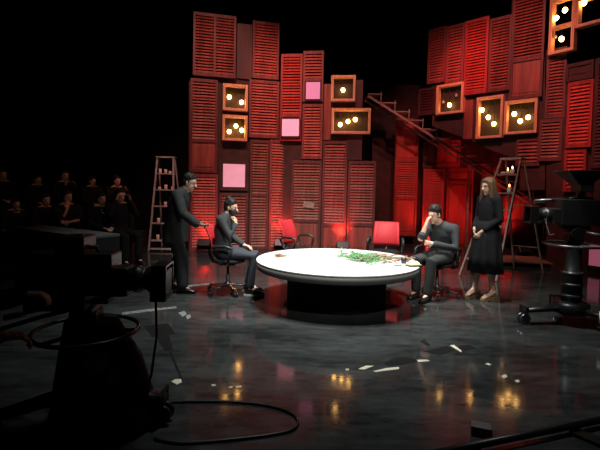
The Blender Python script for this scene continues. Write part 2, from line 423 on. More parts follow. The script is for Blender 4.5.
def bulb(f, px, py, top_py, label, fwd=0.09, lit=True, r=0.047, grp='round bulbs hanging in the bulb boxes'):
    u, z = f.uz(px, py, fwd); _, zt = f.uz(px, top_py, fwd)
    o = thing('pendant_bulb', f.world(u, fwd, z), f.a, label, 'light bulb', grp)
    r = r if lit else r*0.7
    MB().ell((0,0,0), (r,0,0), (0,r,0), (0,0,r*1.12), 16, 10).build('globe', M['bulb' if lit else 'bulb_off'], o, label='glowing warm globe' if lit else 'unlit clear globe')
    MB().lathe([(0.010, r*1.9), (0.020, r*1.85), (0.022, r*0.95), (0.016, r*0.85)], seg=12).build('socket', M['blackp'], o)
    MB().tube([(0,0,r*1.85), (0,0,max(zt - z - 0.05, r*1.9+0.02))], 0.006, 6).build('cord', M['blackp'], o)
    return o
light_box(L1, (223,84,248,110.5), 'upper of two stacked square bulb boxes on the left wing, two bulbs')
bulb(L1, 229.3, 97, 87, 'higher left bulb in the two-bulb box on the left wing')
bulb(L1, 241.5, 102.3, 87, 'lower right bulb in the two-bulb box on the left wing')
light_box(L1, (222.5,115,247.5,140.5), 'lower of two stacked square bulb boxes on the left wing, three bulbs')
bulb(L1, 229.3, 131.5, 118, 'left bulb in the three-bulb box just above the large pink square')
bulb(L1, 236, 126, 118, 'middle, highest bulb in the three-bulb box just above the large pink square')
bulb(L1, 241.8, 130.3, 118, 'right bulb in the three-bulb box just above the large pink square')
light_box(L2, (331,75,355.5,101), 'square bulb box with one bulb on the centre wall')
bulb(L2, 343, 90, 78, 'only bulb in the square box on the centre wall')
light_box(L2, (331.3,108,370.7,133.5), 'wide three-bulb box at the right of the centre wall')
bulb(L2, 340.3, 124.5, 111, 'lowest left bulb in the wide centre box')
bulb(L2, 348, 121.5, 111, 'middle bulb in the wide centre box')
bulb(L2, 355.3, 119.5, 111, 'highest right bulb in the wide centre box')
light_box(R1, (436,83.5,463,113.5), 'bulb box nearest the stairs on the right wing, one lit bulb')
bulb(R1, 449.5, 105, 87, 'only lit bulb in the box nearest the stairs')
bulb(R1, 443.2, 102, 87, 'unlit left bulb in the box nearest the stairs', lit=False)
bulb(R1, 456.3, 95.2, 87, 'unlit right bulb in the box nearest the stairs', lit=False)
light_box(R1, (476,96,502.5,138), 'tall bulb box with three bulbs in a falling diagonal')
bulb(R1, 482, 110, 99, 'top left bulb of the falling diagonal in the tall box')
bulb(R1, 488.3, 117.3, 99, 'middle bulb of the falling diagonal in the tall box')
bulb(R1, 494, 123.8, 99, 'lowest bulb of the falling diagonal in the tall box')
light_box(R1, (504,99.5,537,133.5), 'square three-bulb box right of the tall diagonal box')
bulb(R1, 514.3, 114, 103, 'left bulb in the square box right of the tall box')
bulb(R1, 520.2, 121, 103, 'lowest middle bulb in the square box right of the tall box')
bulb(R1, 528.2, 117.3, 103, 'right bulb in the square box right of the tall box')
light_box(R2, (549.5,-28,575,52), 'tall paned window box with a vertical row of panes at top right', bar=0.06, cz=2, fwd=0.18, back=False)
light_box(R2, (576,-32,606,24), 'wide paned window box at the top right corner of the picture', bar=0.06, cz=1, fwd=0.18, back=False)
bulb(R2, 556.3, 18, 2, 'lower left bulb in the middle pane of the tall window box', fwd=0.12, grp='bulbs in the paned window boxes')
bulb(R2, 565, 10.2, 2, 'upper right bulb in the middle pane of the tall window box', fwd=0.12, grp='bulbs in the paned window boxes')
bulb(R2, 561.5, 39, 28, 'lit bulb in the bottom pane of the tall window box', fwd=0.12, grp='bulbs in the paned window boxes')
bulb(R2, 555.3, 37, 28, 'unlit bulb in the bottom pane of the tall window box', fwd=0.12, lit=False, grp='bulbs in the paned window boxes')
bulb(R2, 584, 3, -3, 'bulb at the top edge of the picture in the wide window box', fwd=0.12, grp='bulbs in the paned window boxes')
# black opening right of the paned window
ob = R2; 
def pink(f, rect, label, m='pinkglow', fwd=0.10, b=0.03):
    x0, y0, x1, y1 = rect; xm, ym = (x0+x1)/2, (y0+y1)/2
    u0, _ = f.uz(x0, ym, fwd); u1, _ = f.uz(x1, ym, fwd); _, zt = f.uz(xm, y0, fwd); _, zb = f.uz(xm, y1, fwd)
    w, h = u1-u0, zt-zb
    o = thing('lit_square', f.world((u0+u1)/2, fwd, zb), f.a, label, 'light panel', 'pink lit squares on the set')
    MB().box((0, 0.01, h/2), (w, 0.02, h)).build('lit_sheet', M[m], o)
    fr = MB()
    for sx in (-1, 1): fr.box((sx*(w/2+b/2), 0.012, h/2), (b, 0.034, h+2*b))
    for zz in (-b/2, h+b/2): fr.box((0, 0.012, zz), (w, 0.034, b))
    fr.build('trim', M['flat'], o)
    return o
pink(L1, (223,164,245,187), 'large pink glowing square behind and above the masked person', 'pinksoft', b=0.085)
pink(L2, (282,119,299,136), 'brightest pink glowing square on the scarlet shutter', fwd=0.13)
pink(L2, (306,82,320,99), 'dim mauve glowing square high on the centre wall', 'pinkdim', fwd=0.15)
pink(R2, (589,243,601,266), 'pink glowing square low at the right edge behind the camera pedestal', fwd=0.115, m='pinkfaint')
# pale paper scrap on the brown door shutter
u, z = L2.uz(309, 205, 0.08)
o = MB().box((0, 0, 0), (0.26, 0.004, 0.14)).build('paper_scrap', mat('greyish paper', (0.40, 0.30, 0.26), 0.8, noise=0.4, nscale=20))
o.location = L2.world(u, 0.092, z); o.rotation_euler = (0, R(8), L2.a)
tag(o, 'pale paper scrap stuck on the brown shutter door', 'paper')

# ------------------------------------------------------------------ stairs
def stairs():
    Y0, Wd = 11.2, 0.55
    a = at(368, 96, Y0); b = at(602, 243, Y0)
    o = thing('staircase', (a.x, Y0, 0), 0, 'weathered open staircase falling from upper left to lower right behind the right wing', 'staircase')
    L = lambda p: V((p.x - a.x, 0, p.z))
    A, B = L(a), L(b)
    d = (B - A)
    for yy, in ((0,), (Wd,)):
        MB().bar(A + V((0, yy, 0)), B + V((0, yy, 0)), 0.035, 0.055).build('stringer', M['stair'], o)
    n = 17
    for k in range(n):
        p = A + d*(k+0.35)/n
        MB().box((p.x + 0.06, Wd/2, p.z + 0.13), (abs(d.x)/n*1.0, Wd, 0.025)).build('tread', M['stair'], o)
    for k in range(0, n):
        p = A + d*(k+0.9)/n
        MB().bar((p.x, -0.03, p.z), (p.x, -0.03, p.z + 0.30), 0.022).build('riser_post', M['stair'], o)
    for k in range(2):
        p = A + d*(0.46 + 0.42*k)
        MB().bar((p.x, Wd-0.05, 0.0), (p.x, Wd-0.05, p.z), 0.06).build('support_post', M['stair'], o)
    return o
stairs()
# landing rails seen under the bulb boxes
def rail_beam(p0, p1, Y, w, label, m='stair'):
    a, b = at(*p0, Y), at(*p1, Y)
    c = (a+b)/2
    o = MB().bar(a-c, b-c, w).build('railing_bar', M[m]); o.location = c
    return tag(o, label, 'railing', 'thin bars around the stair landing')

# ------------------------------------------------------------------ lights on the floor
def uplight(px, py, Y, label, on=True, aim=None):
    p = at(px, py, Y); p.z = 0
    o = thing('floor_uplight', p, 0, label, 'stage light', 'floor lights washing the set red'); o.scale = (1.25, 1.25, 1.25)
    MB().box((0, 0, 0.015), (0.20, 0.16, 0.03)).build('base', M['blackm'], o)
    q = V((0, 0.55, 0.84)); rm = Matrix.Rotation(R(-33), 3, 'X')
    MB().box((0, 0, 0.15), (0.22, 0.17, 0.14), rm).build('housing', M['blackm'], o, 0.008)
    y = MB()
    for sx in (-1, 1): y.box((sx*0.122, 0, 0.09), (0.012, 0.04, 0.16))
    y.build('yoke', M['blackm'], o)
    MB().box(V((0, 0, 0.15)) + q*0.073, (0.18, 0.13, 0.006), rm).build('lens', M['redled' if on else 'lens'], o)
    return o
# ------------------------------------------------------------------ table
TX, TY, TR, TH = 0.51, 5.76, 1.075, 0.555
t = thing('round_table', (TX, TY, 0), 0, 'large low round table with glaring white top and black drum base', 'table')
MB().lathe([(TR-0.01, TH-0.022), (TR, TH-0.018), (TR, TH-0.003), (TR-0.004, TH)], seg=96).build('tabletop', M['white'], t)
MB().lathe([(TR-0.10, TH-0.125), (TR-0.02, TH-0.115), (TR-0.004, TH-0.10), (TR-0.003, TH-0.023)], seg=96).build('rim', M['rim'], t)
MB().lathe([(0.66, 0.0), (0.66, 0.02), (0.66, TH-0.2), (0.72, TH-0.127)], seg=80).build('plinth', M['tbase'], t)

# pine branch on the table
def on_table(px, py): return floor_at(px, py, TH)
o = thing('pine_branch', on_table(372, 261), 0, 'green pine branch with bare brown twigs lying on the white table', 'branch')
br = MB(); c0 = o.location.copy()
def loc(px, py, z): return on_table(px, py) - c0 + V((0, 0, z))
main = [loc(345,259,0.025), loc(362,261.5,0.04), (loc(378,259,0.055)), loc(395,260.5,0.03), loc(411,261,0.02)]
br.tube(main, [0.008, 0.014, 0.022, 0.018, 0.010], 8)
for a, b in (((378,259),(366,254.5)), ((380,259),(374,254.8)), ((386,260),(404,256.8)), ((390,261),(410,264.3)), ((395,260.5),(416,262.5)), ((366,261),(356,264)), ((384,261),(398,265.3)), ((372,260),(388,255.8))):
    p, q = loc(*a, 0.04), loc(*b, 0.02)
    br.tube([p, (p+q)/2 + V((0,0,0.02)), q], [0.012, 0.009, 0.005], 6)
for k in range(60):
    x = rnd.uniform(366, 412); y = 260 + rnd.uniform(-4.2, 4.4)*(1 - abs(x-386)/46)
    p = loc(x, y, 0.015 + rnd.random()*0.02); a = rnd.uniform(0, 6.28); l = rnd.uniform(0.04, 0.11)
    br.bar(p, p + V((math.cos(a)*l, math.sin(a)*l, rnd.uniform(-0.01, 0.02))), rnd.uniform(0.006, 0.016))
br.build('twigs', M['bark'], o)
gn = MB()
for k in range(330):
    x = rnd.gauss(362, 10); 
    if not 335 < x < 388: continue
    y = 259.5 + (x-362)*0.14 + rnd.gauss(0, 1.9)
    p = loc(x, y, 0.008 + abs(rnd.gauss(0, 0.018)))
    a = rnd.uniform(0, 6.28); l = rnd.uniform(0.05, 0.11)
    gn.bar(p, p + V((math.cos(a)*l, math.sin(a)*l, rnd.uniform(-0.005, 0.04))), 0.012, 0.006)
g = gn.build('needles', M['green'], o); g['kind'] = 'stuff'
# cup, notebook, small things
p = on_table(403.5, 263.5)
o = thing('black_cup', p, 0, 'small black cup on the right of the white table', 'cup')
MB().lathe([(0.030, 0), (0.036, 0.075), (0.032, 0.075), (0.027, 0.008)], seg=18).build('body', M['blackp'], o)
MB().tube([(0.034,0,0.06),(0.056,0,0.052),(0.056,0,0.03),(0.032,0,0.02)], 0.004, 6).build('handle', M['blackp'], o)
p = on_table(413.5, 266)
o = thing('notepad', p, R(25), 'yellowish notepad with black cover near the right edge of the table', 'notepad')
MB().box((0, -0.01, 0.005), (0.19, 0.13, 0.01)).build('cover', M['blackp'], o)
MB().box((0.01, 0.008, 0.016), (0.16, 0.10, 0.012)).build('pages', M['yellow'], o)
p = on_table(398, 266)
o = MB().tube([(-0.05,0,0.006),(0.05,0.01,0.006)], 0.005, 8).build('pen', M['blackp']); o.location = p
tag(o, 'short dark pen beside the black cup on the table', 'pen')
p = on_table(280, 257)
o = thing('driftwood_scrap', p, 0, 'small brown bark scrap on the left of the white table', 'wood')
MB().tube([(-0.07,0,0.022),(-0.02,0.02,0.03),(0.05,-0.01,0.022)], [0.012,0.022,0.012], 8).build('chunk', M['bark'], o)
MB().bar((0.0,-0.03,0.014), (0.09,0.0,0.02), 0.02).build('twig', M['bark'], o)
MB().bar((-0.06,-0.05,0.01), (0.0,-0.055,0.012), 0.016).build('splinter', M['bark'], o)

# ------------------------------------------------------------------ office chairs
def office_chair(loc, rz, label):
    o = thing('office_chair', loc, rz, label, 'chair', 'red mesh office chairs around the table')
    for k in range(5):
        a = 2*math.pi*k/5 + 0.3
        d = V((math.cos(a), math.sin(a), 0))
        lg = MB().bar(d*0.03 + V((0,0,0.125)), d*0.30 + V((0,0,0.085)), 0.045, 0.03).build('star_leg', M['chrome'], o, 0.006)
        cs = MB(); e = d*0.30
        s = V((-d.y, d.x, 0))
        for q in (-1, 1): cs.lathe([(0.026, -0.009), (0.03, -0.006), (0.03, 0.006), (0.026, 0.009)], e + s*0.016*q + V((0,0,0.031)), 14, axis=s)
        cs.bar(e + V((0,0,0.031)), e + V((0,0,0.08)), 0.018)
        cs.build('caster', M['blackp'], lg)
    MB().lathe([(0.045, 0.09), (0.045, 0.15), (0.028, 0.155), (0.028, 0.26), (0.018, 0.262), (0.018, 0.41)], seg=18).build('gas_column', M['greym'], o)
    MB().box((0, 0, 0.415), (0.22, 0.16, 0.035)).build('mechanism', M['blackp'], o, 0.006)
    st = MB()
    st.loft([((0,0,0.435), (0.19,0,0), (0,0.19,0)), ((0,0,0.445), (0.235,0,0), (0,0.235,0)), ((0,0,0.475), (0.24,0,0), (0,0.24,0)), ((0,0,0.492), (0.20,0,0), (0,0.20,0))], 28)
    st.build('seat', M['blackcloth'], o)
    # curved red mesh backrest, leaning back
    bk = MB(); rows = []
    for i in range(9):
        v = i/8; z = 0.55 + 0.40*v; xb = -0.225 - 0.11*v**1.4 + 0.03*math.sin(v*math.pi)
        hw = 0.225 - 0.02*v
        rows.append([V((xb + 0.055*(abs(j-5)/5)**2, hw*(j-5)/5, z)) for j in range(11)])
    front = [p for r in rows for p in r]; back = [p + V((-0.014, 0, 0)) for p in front]
    n = 11; fs = []
    for i in range(8):
        for j in range(10):
            q = (i*n+j, i*n+j+1, (i+1)*n+j+1, (i+1)*n+j); fs.append(q); fs.append(tuple(x + 99 for x in reversed(q)))
    edge = [j for j in range(10)] + [i*n+10 for i in range(8)] + [8*n+10-j for j in range(10)] + [(8-i)*n for i in range(8)]
    for k in range(len(edge)):
        a_, b_ = edge[k], edge[(k+1) % len(edge)]; fs.append((b_, a_, a_+99, b_+99))
    bk._add(front + back, fs, True)
    bk.build('backrest', M['redmesh'], o)
    MB().tube([(-0.05,0,0.42),(-0.22,0,0.44),(-0.262,0,0.52),(-0.27,0,0.66)], [0.022,0.022,0.02,0.016], 10).build('back_support', M['blackp'], o)
    for s in (-1, 1):
        MB().tube([(0.04, s*0.2, 0.43), (0.05, s*0.285, 0.45), (0.10, s*0.29, 0.58), (0.12, s*0.285, 0.665), (0.02, s*0.28, 0.69), (-0.13, s*0.275, 0.685), (-0.19, s*0.27, 0.64), (-0.12, s*0.275, 0.52), (-0.02, s*0.26, 0.445)], 0.020, 10).build('armrest', M['blackp'], o)
    return o
pL = V((-1.0, 6.08, 0)); office_chair(pL, R(-4), 'swivel chair under the masked person left of the table')
pR = V((2.01, 6.12, 0)); rotR = 222; office_chair(pR + V((-0.03,0.02,0)), R(238), 'swivel chair under the man leaning on his hand')
q = at(299, 240, 7.25); office_chair((q.x, q.y, 0), R(-32), 'empty red office chair behind the table on its left side')
q = at(385.5, 245, 7.2); office_chair((q.x, q.y, 0), R(-104), 'empty red office chair behind the table on its right side')

# ------------------------------------------------------------------ people
def unit(v): return V(v).normalized()
def hand(mb, w, d, n, curl=25, spread=1.0, sc=1.0):
    w, d, n = V(w), unit(d), V(n); n = (n - d*n.dot(d)).normalized(); s = d.cross(n)
    L = 0.085*sc
    mb.loft([(w - d*0.01, s*0.026*sc, n*0.020*sc), (w + d*0.03*sc, s*0.036*sc, n*0.017*sc), (w + d*L, s*0.041*sc, n*0.013*sc)], 12)
    for i, (off, ln) in enumerate(((-0.030, 0.062), (-0.010, 0.076), (0.010, 0.082), (0.030, 0.072))):
        p = w + d*(L - 0.012) + s*off*sc; ang = 0; pts = [p]
        dd = (d + s*off*2.2*spread).normalized()
        for k in range(3):
            ang += R(curl)
            v = dd*math.cos(ang) + n*math.sin(ang)
            p = p + v*(ln*sc*(0.42, 0.32, 0.26)[k] + (0.012 if k == 0 else 0)); pts.append(p)
        mb.tube(pts, [0.0105*sc, 0.010*sc, 0.009*sc, 0.0075*sc], 8, True)
    p = w + d*0.022*sc + s*0.028*sc
    v1 = unit(d*0.7 + s*0.8 + n*0.25); v2 = unit(d*0.95 + s*0.25 + n*0.4)
    mb.tube([p, p + v1*0.042*sc, p + v1*0.042*sc + v2*0.038*sc], [0.014*sc, 0.011*sc, 0.009*sc], 8, True)

class Fig:
    """poses one person; body is one continuous surface, clothing and hair are children"""
    def __init__(s, name, loc, rz, label, group=None, voxel=0.0085, gvoxel=0.012, sc=1.0):
        s.o = thing(name, loc, rz, label, 'person', group); s.vox, s.gv = voxel, gvoxel
        s.o.scale = (sc, sc, sc)
        s.body = MB(); s.layers = {}
    def layer(s, name): return s.layers.setdefault(name, MB())
    def torso(s, pelvis, chest, neck, side_p, side_c, mb=None, g=0.0, hips=0.165, waist=0.135, sh=0.175, dep=0.105):
        mb = mb or s.body
        pe, ch, ne = V(pelvis), V(chest), V(neck); a, c = unit(side_p), unit(side_c)
        up1 = (ch - pe).normalized(); up2 = (ne - ch).normalized()
        f1, f2 = a.cross(up1).normalized(), c.cross(up2).normalized()
        w1 = pe.lerp(ch, 0.42); m = (a + c).normalized(); fm = (f1+f2).normalized()
        mb.loft([(pe - up1*0.10, a*(hips*0.72+g), f1*(dep*0.8+g)), (pe - up1*0.03, a*(hips+g), f1*(dep+0.01+g)), (pe + up1*0.06, a*(hips*0.95+g), f1*(dep+g)),
                 (w1, m*(waist+g), fm*(dep*0.88+g)), (ch - up2*0.02, c*(sh*0.92+g), f2*(dep*1.05+g)), (ch.lerp(ne, 0.5), c*(sh+g), f2*(dep*0.9+g)), (ch.lerp(ne, 0.84), c*(sh*0.80+g), f2*(dep*0.68+g)), (ne + up2*0.012, c*(0.070+g*0.6), f2*(0.060+g*0.6))], 24)
        if g > 0:   # collar hugging the neck
            mb.loft([(ne - up2*0.05, c*(0.10+g), f2*(0.075+g)), (ne + up2*0.005, c*0.080, f2*0.074), (ne + up2*0.030, c*0.074, f2*0.070)], 18)
        for q in (-1, 1):
            mb.tube([ne - up2*0.01 + c*0.02*q, ch.lerp(ne, 0.70) + c*sh*0.86*q], [0.056+g*0.8, 0.058+g*0.8], 14, True)
    def limb(s, pts, rad, mb=None, g=0.0): (mb or s.body).tube([V(p) for p in pts], [r + g for r in rad], 14, True)
    def head(s, c, f, u, sc=1.0, neck=None):
        c, f, u = V(c), unit(f), V(u); u = (u - f*u.dot(f)).normalized(); l = u.cross(f)
        s.hc, s.hf, s.hu, s.hl, s.hs = c, f, u, l, sc
        b = s.body
        b.ell(c + u*0.03*sc - f*0.008*sc, l*0.074*sc, f*0.092*sc, u*0.09*sc)
        b.ell(c - u*0.035*sc + f*0.022*sc, l*0.058*sc, f*0.064*sc, u*0.078*sc)
        b.ball(c - u*0.098*sc + f*0.062*sc, 0.022*sc)
        b.tube([c + f*0.082*sc + u*0.012*sc, c + f*0.106*sc - u*0.026*sc], [0.009*sc, 0.016*sc], 10, True)
        b.tube([c + f*0.074*sc + u*0.024*sc - l*0.035*sc, c + f*0.082*sc + u*0.026*sc, c + f*0.074*sc + u*0.024*sc + l*0.035*sc], 0.011*sc, 8, True)
        for q in (-1, 1): b.ell(c + l*0.074*q*sc - f*0.008*sc - u*0.01*sc, l*0.010*sc, f*0.018*sc, u*0.032*sc, 10, 8)
        if neck is not None: b.tube([V(neck), c - u*0.06*sc - f*0.015*sc], [0.062, 0.054], 14, True)
    def face(s, lips=True):
        c, f, u, l, k = s.hc, s.hf, s.hu, s.hl, s.hs
        for q in (-1, 1):
            MB().ell(c + f*0.0775*k + l*0.030*q*k + u*0.006*k, l*0.011*k, f*0.008*k, u*0.0045*k, 10, 8).build('eye', M['eye'], s.o)
            MB().tube([c + f*0.084*k + l*0.016*q*k + u*0.030*k, c + f*0.078*k + l*0.046*q*k + u*0.030*k], 0.0035*k, 6).build('eyebrow', M['hair'], s.o)
        if lips: MB().ell(c + f*0.082*k - u*0.060*k, l*0.022*k, f*0.006*k, u*0.008*k, 10, 8).build('lips', M['lips'], s.o)
    def short_hair(s, m='hair', top=0.0, vol=1.0, name='hair'):
        c, f, u, l, k = s.hc, s.hf, s.hu, s.hl, s.hs
        b = s.layer('_hair'); t = R(22); f2 = f*math.cos(t) + u*math.sin(t); u2 = u*math.cos(t) - f*math.sin(t)
        b.ell(c + u*(0.056+top)*k - f*0.020*k, l*0.083*k*vol, f2*0.096*k*vol, u2*0.076*k*vol)
        b.ell(c + u*0.005*k - f*0.048*k, l*0.077*k, f*0.058*k, u*0.085*k)
        hr = random.Random(int(abs(c.x*977 + c.y*613 + s.o.location.x*389)*100))
        for i in range(46):
            az = hr.uniform(-math.pi, math.pi); e = hr.uniform(0.25, 1.35)
            d = f2*math.cos(az)*math.cos(e) + l*math.sin(az)*math.cos(e) + u2*math.sin(e)
            p = c + u*(0.056+top)*k - f*0.020*k + d*0.076*k*vol
            b.tube([p, p + d*0.014*k + (f*0.6 - u*0.5)*hr.uniform(0.01, 0.05)*k], [0.017*k, 0.008*k], 7, True)
        for q in (-1, 1): b.tube([c + l*0.076*q*k + u*0.03*k + f*0.008*k, c + l*0.072*q*k - u*0.012*k + f*0.012*k], [0.012*k, 0.007*k], 7, True)
        remeshed(b, name, M[m], s.o, s.gv*0.6, 1)
    def shoe(s, ankle, toe_dir, m='shoe', sole=True, L=0.20, drop=None):
        a = V(ankle); d = V(toe_dir); d.z = 0; d.normalize(); z0 = a.z if drop is None else drop
        b = MB(); sd = V((-d.y, d.x, 0))
        g = a.z - z0
        b.loft([(V((a.x,a.y,g+0.05)) - d*0.07, sd*0.030, V((0,0,0.035))), (V((a.x,a.y,g+0.055)) - d*0.04, sd*0.040, V((0,0,0.052))), (V((a.x,a.y,g+0.05)) + d*0.04, sd*0.042, V((0,0,0.047))), (V((a.x,a.y,g+0.040)) + d*0.11, sd*0.047, V((0,0,0.030))), (V((a.x,a.y,g+0.032)) + d*(L-0.025), sd*0.038, V((0,0,0.020))), (V((a.x,a.y,g+0.03)) + d*L, sd*0.018, V((0,0,0.010)))], 14)
        so = b.build('shoe', M[m], s.o)
        if sole:
            q = MB(); q.flat([(a.x + d.x*x + sd.x*y, a.y + d.y*x + sd.y*y) for x, y in ((-0.085,-0.025),(-0.085,0.025),(-0.03,0.044),(0.10,0.05),(L-0.02,0.035),(L+0.004,0.0),(L-0.02,-0.035),(0.10,-0.05),(-0.03,-0.044))], g, g+0.016)
            q.build('sole', M['shoe'] if sole is True else M[sole], so)
    def finish(s, body_smooth=3): remeshed(s.body, 'body', M['skin'], s.o, s.vox, body_smooth)
    def garment(s, key, name, m, smooth=3, label=None):
        o = remeshed(s.layers[key], name, M[m], s.o, s.gv, smooth)
        if label: o['label'] = label
        return o

ARM = (0.054, 0.043, 0.028); LEG = (0.088, 0.056, 0.038)

# ---- standing man at left, black suit, leaning and reaching right
q = floor_at(178, 291)
f = Fig('person', (q.x, q.y, 0), R(-4), 'man in long black suit standing at left, bending forward with one hand reaching out')
pe, ch, ne = (-0.03,0,0.90), (0.03,0,1.22), (0.085,0,1.43)
f.torso(pe, ch, ne, (0,1,0), (0,1,0))
shR, elR, wrR = (0.04,-0.19,1.375), (0.15,-0.25,1.12), (0.345,-0.22,0.975)
shL, elL, wrL = (0.05,0.19,1.375), (-0.03,0.25,1.10), (-0.03,0.22,0.86)
legR = ((-0.05,-0.095,0.88), (0.08,-0.10,0.49), (0.10,-0.10,0.09)); legL = ((-0.05,0.095,0.88), (-0.02,0.11,0.48), (-0.17,0.12,0.10))
for a in ((shR,elR,wrR),(shL,elL,wrL)): f.limb(a, ARM)
for a in (legR,legL): f.limb(a, LEG)
for lg, d in ((legR,(1,-0.1,0)),(legL,(1,0.1,0))): f.limb((lg[2], V(lg[2])+V(d)*0.10-V((0,0,0.045))), (0.036,0.028))
hand(f.body, wrR, (1,0.05,-0.10), (0,0.45,0.9), 9)
hand(f.body, wrL, (0.35,0,-1), (0.9,-0.3,0.2), 28)
f.head((0.155,0,1.545), (0.93,-0.05,-0.30), (0.30,0,0.95), 1.0, ne)
f.finish(); f.face(); f.short_hair()
j = f.layer('jacket'); G = 0.022
f.torso((-0.045,0,0.90), (0.0,0,1.22), (0.065,0,1.415), (0,1,0), (0,1,0), j, 0.036)
j.loft([((-0.045,0,0.70), (0,0.215,0), (0.175,0,0)), ((-0.035,0,0.90), (0,0.205,0), (0.165,0,0)), ((-0.02,0,1.10), (0,0.185,0), (0.15,0,0))], 24)
for a in ((shR,elR,wrR),(shL,elL,wrL)): f.limb((a[0], a[1], V(a[1]).lerp(V(a[2]), 0.88)), (ARM[0],ARM[1],0.036), j, 0.026)
f.garment('jacket', 'jacket', 'suit')
tr = f.layer('tr')
for a in (legR,legL): f.limb((a[0],a[1],V(a[2])+V((0,0,0.03))), (0.10,0.080,0.070), tr, 0.012)
f.garment('tr', 'trousers', 'suit')
for k in range(1):
    cf = MB(); w = V(wrR).lerp(V(elR), 0.10); cf.tube([w, V(wrR)], 0.036, 12); cf.build('shirt_cuff', M['logo'], f.o, label='pale shirt cuff')
f.shoe(legR[2], (1,-0.1,0), sole='shoe', drop=0.09); f.shoe(legL[2], (1,0.1,0), sole='shoe', drop=0.10)

# ---- masked person seated at left of the table, facing right
f = Fig('person', (pL.x, pL.y, 0), R(-4), 'seated person in black mask with tied-up hair, hand raised to the mouth')
pe, ch, ne = (-0.08,0,0.60), (-0.075,0,0.90), (-0.03,0,1.105)
f.torso(pe, ch, ne, (0,1,0), (0,1,0), hips=0.16, sh=0.165)
shR, elR, wrR = (-0.07,-0.18,1.05), (0.07,-0.215,0.81), (0.125,-0.10,0.99)
shL, elL, wrL = (-0.06,0.18,1.05), (0.00,0.23,0.78), (0.20,0.12,0.665)
for a in ((shR,elR,wrR),(shL,elL,wrL)): f.limb(a, ARM)
legR = ((-0.02,-0.09,0.565), (0.38,-0.10,0.545), (0.34,-0.10,0.09)); legL = ((-0.02,0.09,0.565), (0.36,0.13,0.545), (0.27,0.15,0.09))
for a in (legR,legL):
    f.limb(a, LEG); f.limb((a[2], V(a[2])+V((0.10,0,-0.045))), (0.036,0.028))
hand(f.body, wrR, (-0.15,0.35,0.9), (-0.8,0.3,-0.1), 38, sc=0.95)
hand(f.body, wrL, (0.95,-0.3,-0.1), (0,0,-1), 25, sc=0.95)
f.head((0.03,0,1.205), (0.97,-0.08,-0.20), (0.2,0,1), 0.98, ne)
f.finish(); f.face(lips=False); f.short_hair()
c_, f_, u_, l_ = f.hc, f.hf, f.hu, f.hl
bn = MB(); bn.ell(c_ + u_*0.115 - f_*0.055, l_*0.048, f_*0.05, u_*0.042); bn.build('hair_bun', M['hair'], f.o)
mk = MB(); mk.ell(c_ - u_*0.05 + f_*0.034, l_*0.066, f_*0.073, u_*0.060, 18, 12); mk.tube([c_ + l_*0.074 - u_*0.02 - f_*0.01, c_ + l_*0.066 - u_*0.03 + f_*0.04], 0.004, 6); mk.tube([c_ - l_*0.074 - u_*0.02 - f_*0.01, c_ - l_*0.066 - u_*0.03 + f_*0.04], 0.004, 6)
mk.build('face_mask', M['mask'], f.o)
j = f.layer('top')
f.torso(pe, ch, (-0.035,0,1.09), (0,1,0), (0,1,0), j, 0.018, hips=0.16, sh=0.165)
for a in ((shR,elR,wrR),(shL,elL,wrL)): f.limb((a[0], a[1], V(a[1]).lerp(V(a[2]), 0.85)), (ARM[0],ARM[1],0.032), j, 0.014)
f.garment('top', 'sweater', 'charcoal')
tr = f.layer('tr')
for a in (legR,legL): f.limb((a[0],a[1],V(a[2])+V((0,0,0.05))), (0.092,0.062,0.05), tr, 0.010)
tr.ell((-0.07,0,0.585), (0.13,0,0), (0,0.175,0), (0,0,0.10))
f.garment('tr', 'trousers', 'jean')
for a in (legR,legL): f.shoe(a[2], (1,0.05,0), sole='whitesole', drop=0.09)

# ---- man seated at right, head propped on his hand
f = Fig('person', (pR.x, pR.y, 0), R(rotR), 'seated man in charcoal jacket at right of the table, head propped on one hand')
pe, ch, ne = (-0.09,0,0.60), (-0.06,0,0.86), (0.03,-0.01,1.02)
f.torso(pe, ch, ne, (0,1,0), (0.0,1,0.02), sh=0.18)
# left is +y: the arm away from the table; right is -y: the arm towards the table
shR, elR, wrR = (0.03,-0.18,0.98), (0.31,-0.13,0.83), (0.255,-0.085,1.03)
shL, elL, wrL = (-0.01,0.19,0.98), (0.05,0.25,0.72), (0.26,0.03,0.775)
for a in ((shR,elR,wrR),(shL,elL,wrL)): f.limb(a, ARM)
legR = ((-0.02,-0.095,0.565), (0.38,-0.14,0.55), (0.36,-0.15,0.09)); legL = ((-0.02,0.095,0.565), (0.40,0.10,0.55), (0.40,0.06,0.09))
for a in (legR,legL):
    f.limb(a, LEG); f.limb((a[2], V(a[2])+V((0.10,0,-0.045))), (0.036,0.028))
hand(f.body, wrR, (-0.25,0.12,0.95), (-0.8,0.5,-0.2), 24)
hand(f.body, wrL, (0.5,-0.85,0.05), (-0.8,-0.4,0), 40)
f.head((0.135,-0.03,1.165), (0.91,-0.26,-0.30), (0.30,-0.08,0.95), 1.0, ne)
f.finish(); f.face(); f.short_hair(vol=1.02, top=0.01)
j = f.layer('j')
f.torso(pe, ch, (0.025,-0.01,1.005), (0,1,0), (0,1,0.02), j, 0.042, sh=0.18)
f.limb((shL, elL, V(elL).lerp(V(wrL), 0.88)), (ARM[0],ARM[1],0.034), j, 0.017)
f.limb((shR, elR, V(elR).lerp(V(wrR), 0.22)), (ARM[0],ARM[1],0.040), j, 0.016)
f.garment('j', 'jacket', 'charcoal')
tr = f.layer('tr')
for a in (legR,legL): f.limb((a[0],a[1],V(a[2])+V((0,0,0.04))), (0.095,0.068,0.056), tr, 0.010)
tr.ell((-0.07,0,0.585), (0.13,0,0), (0,0.18,0), (0,0,0.10))
f.garment('tr', 'trousers', 'suit')
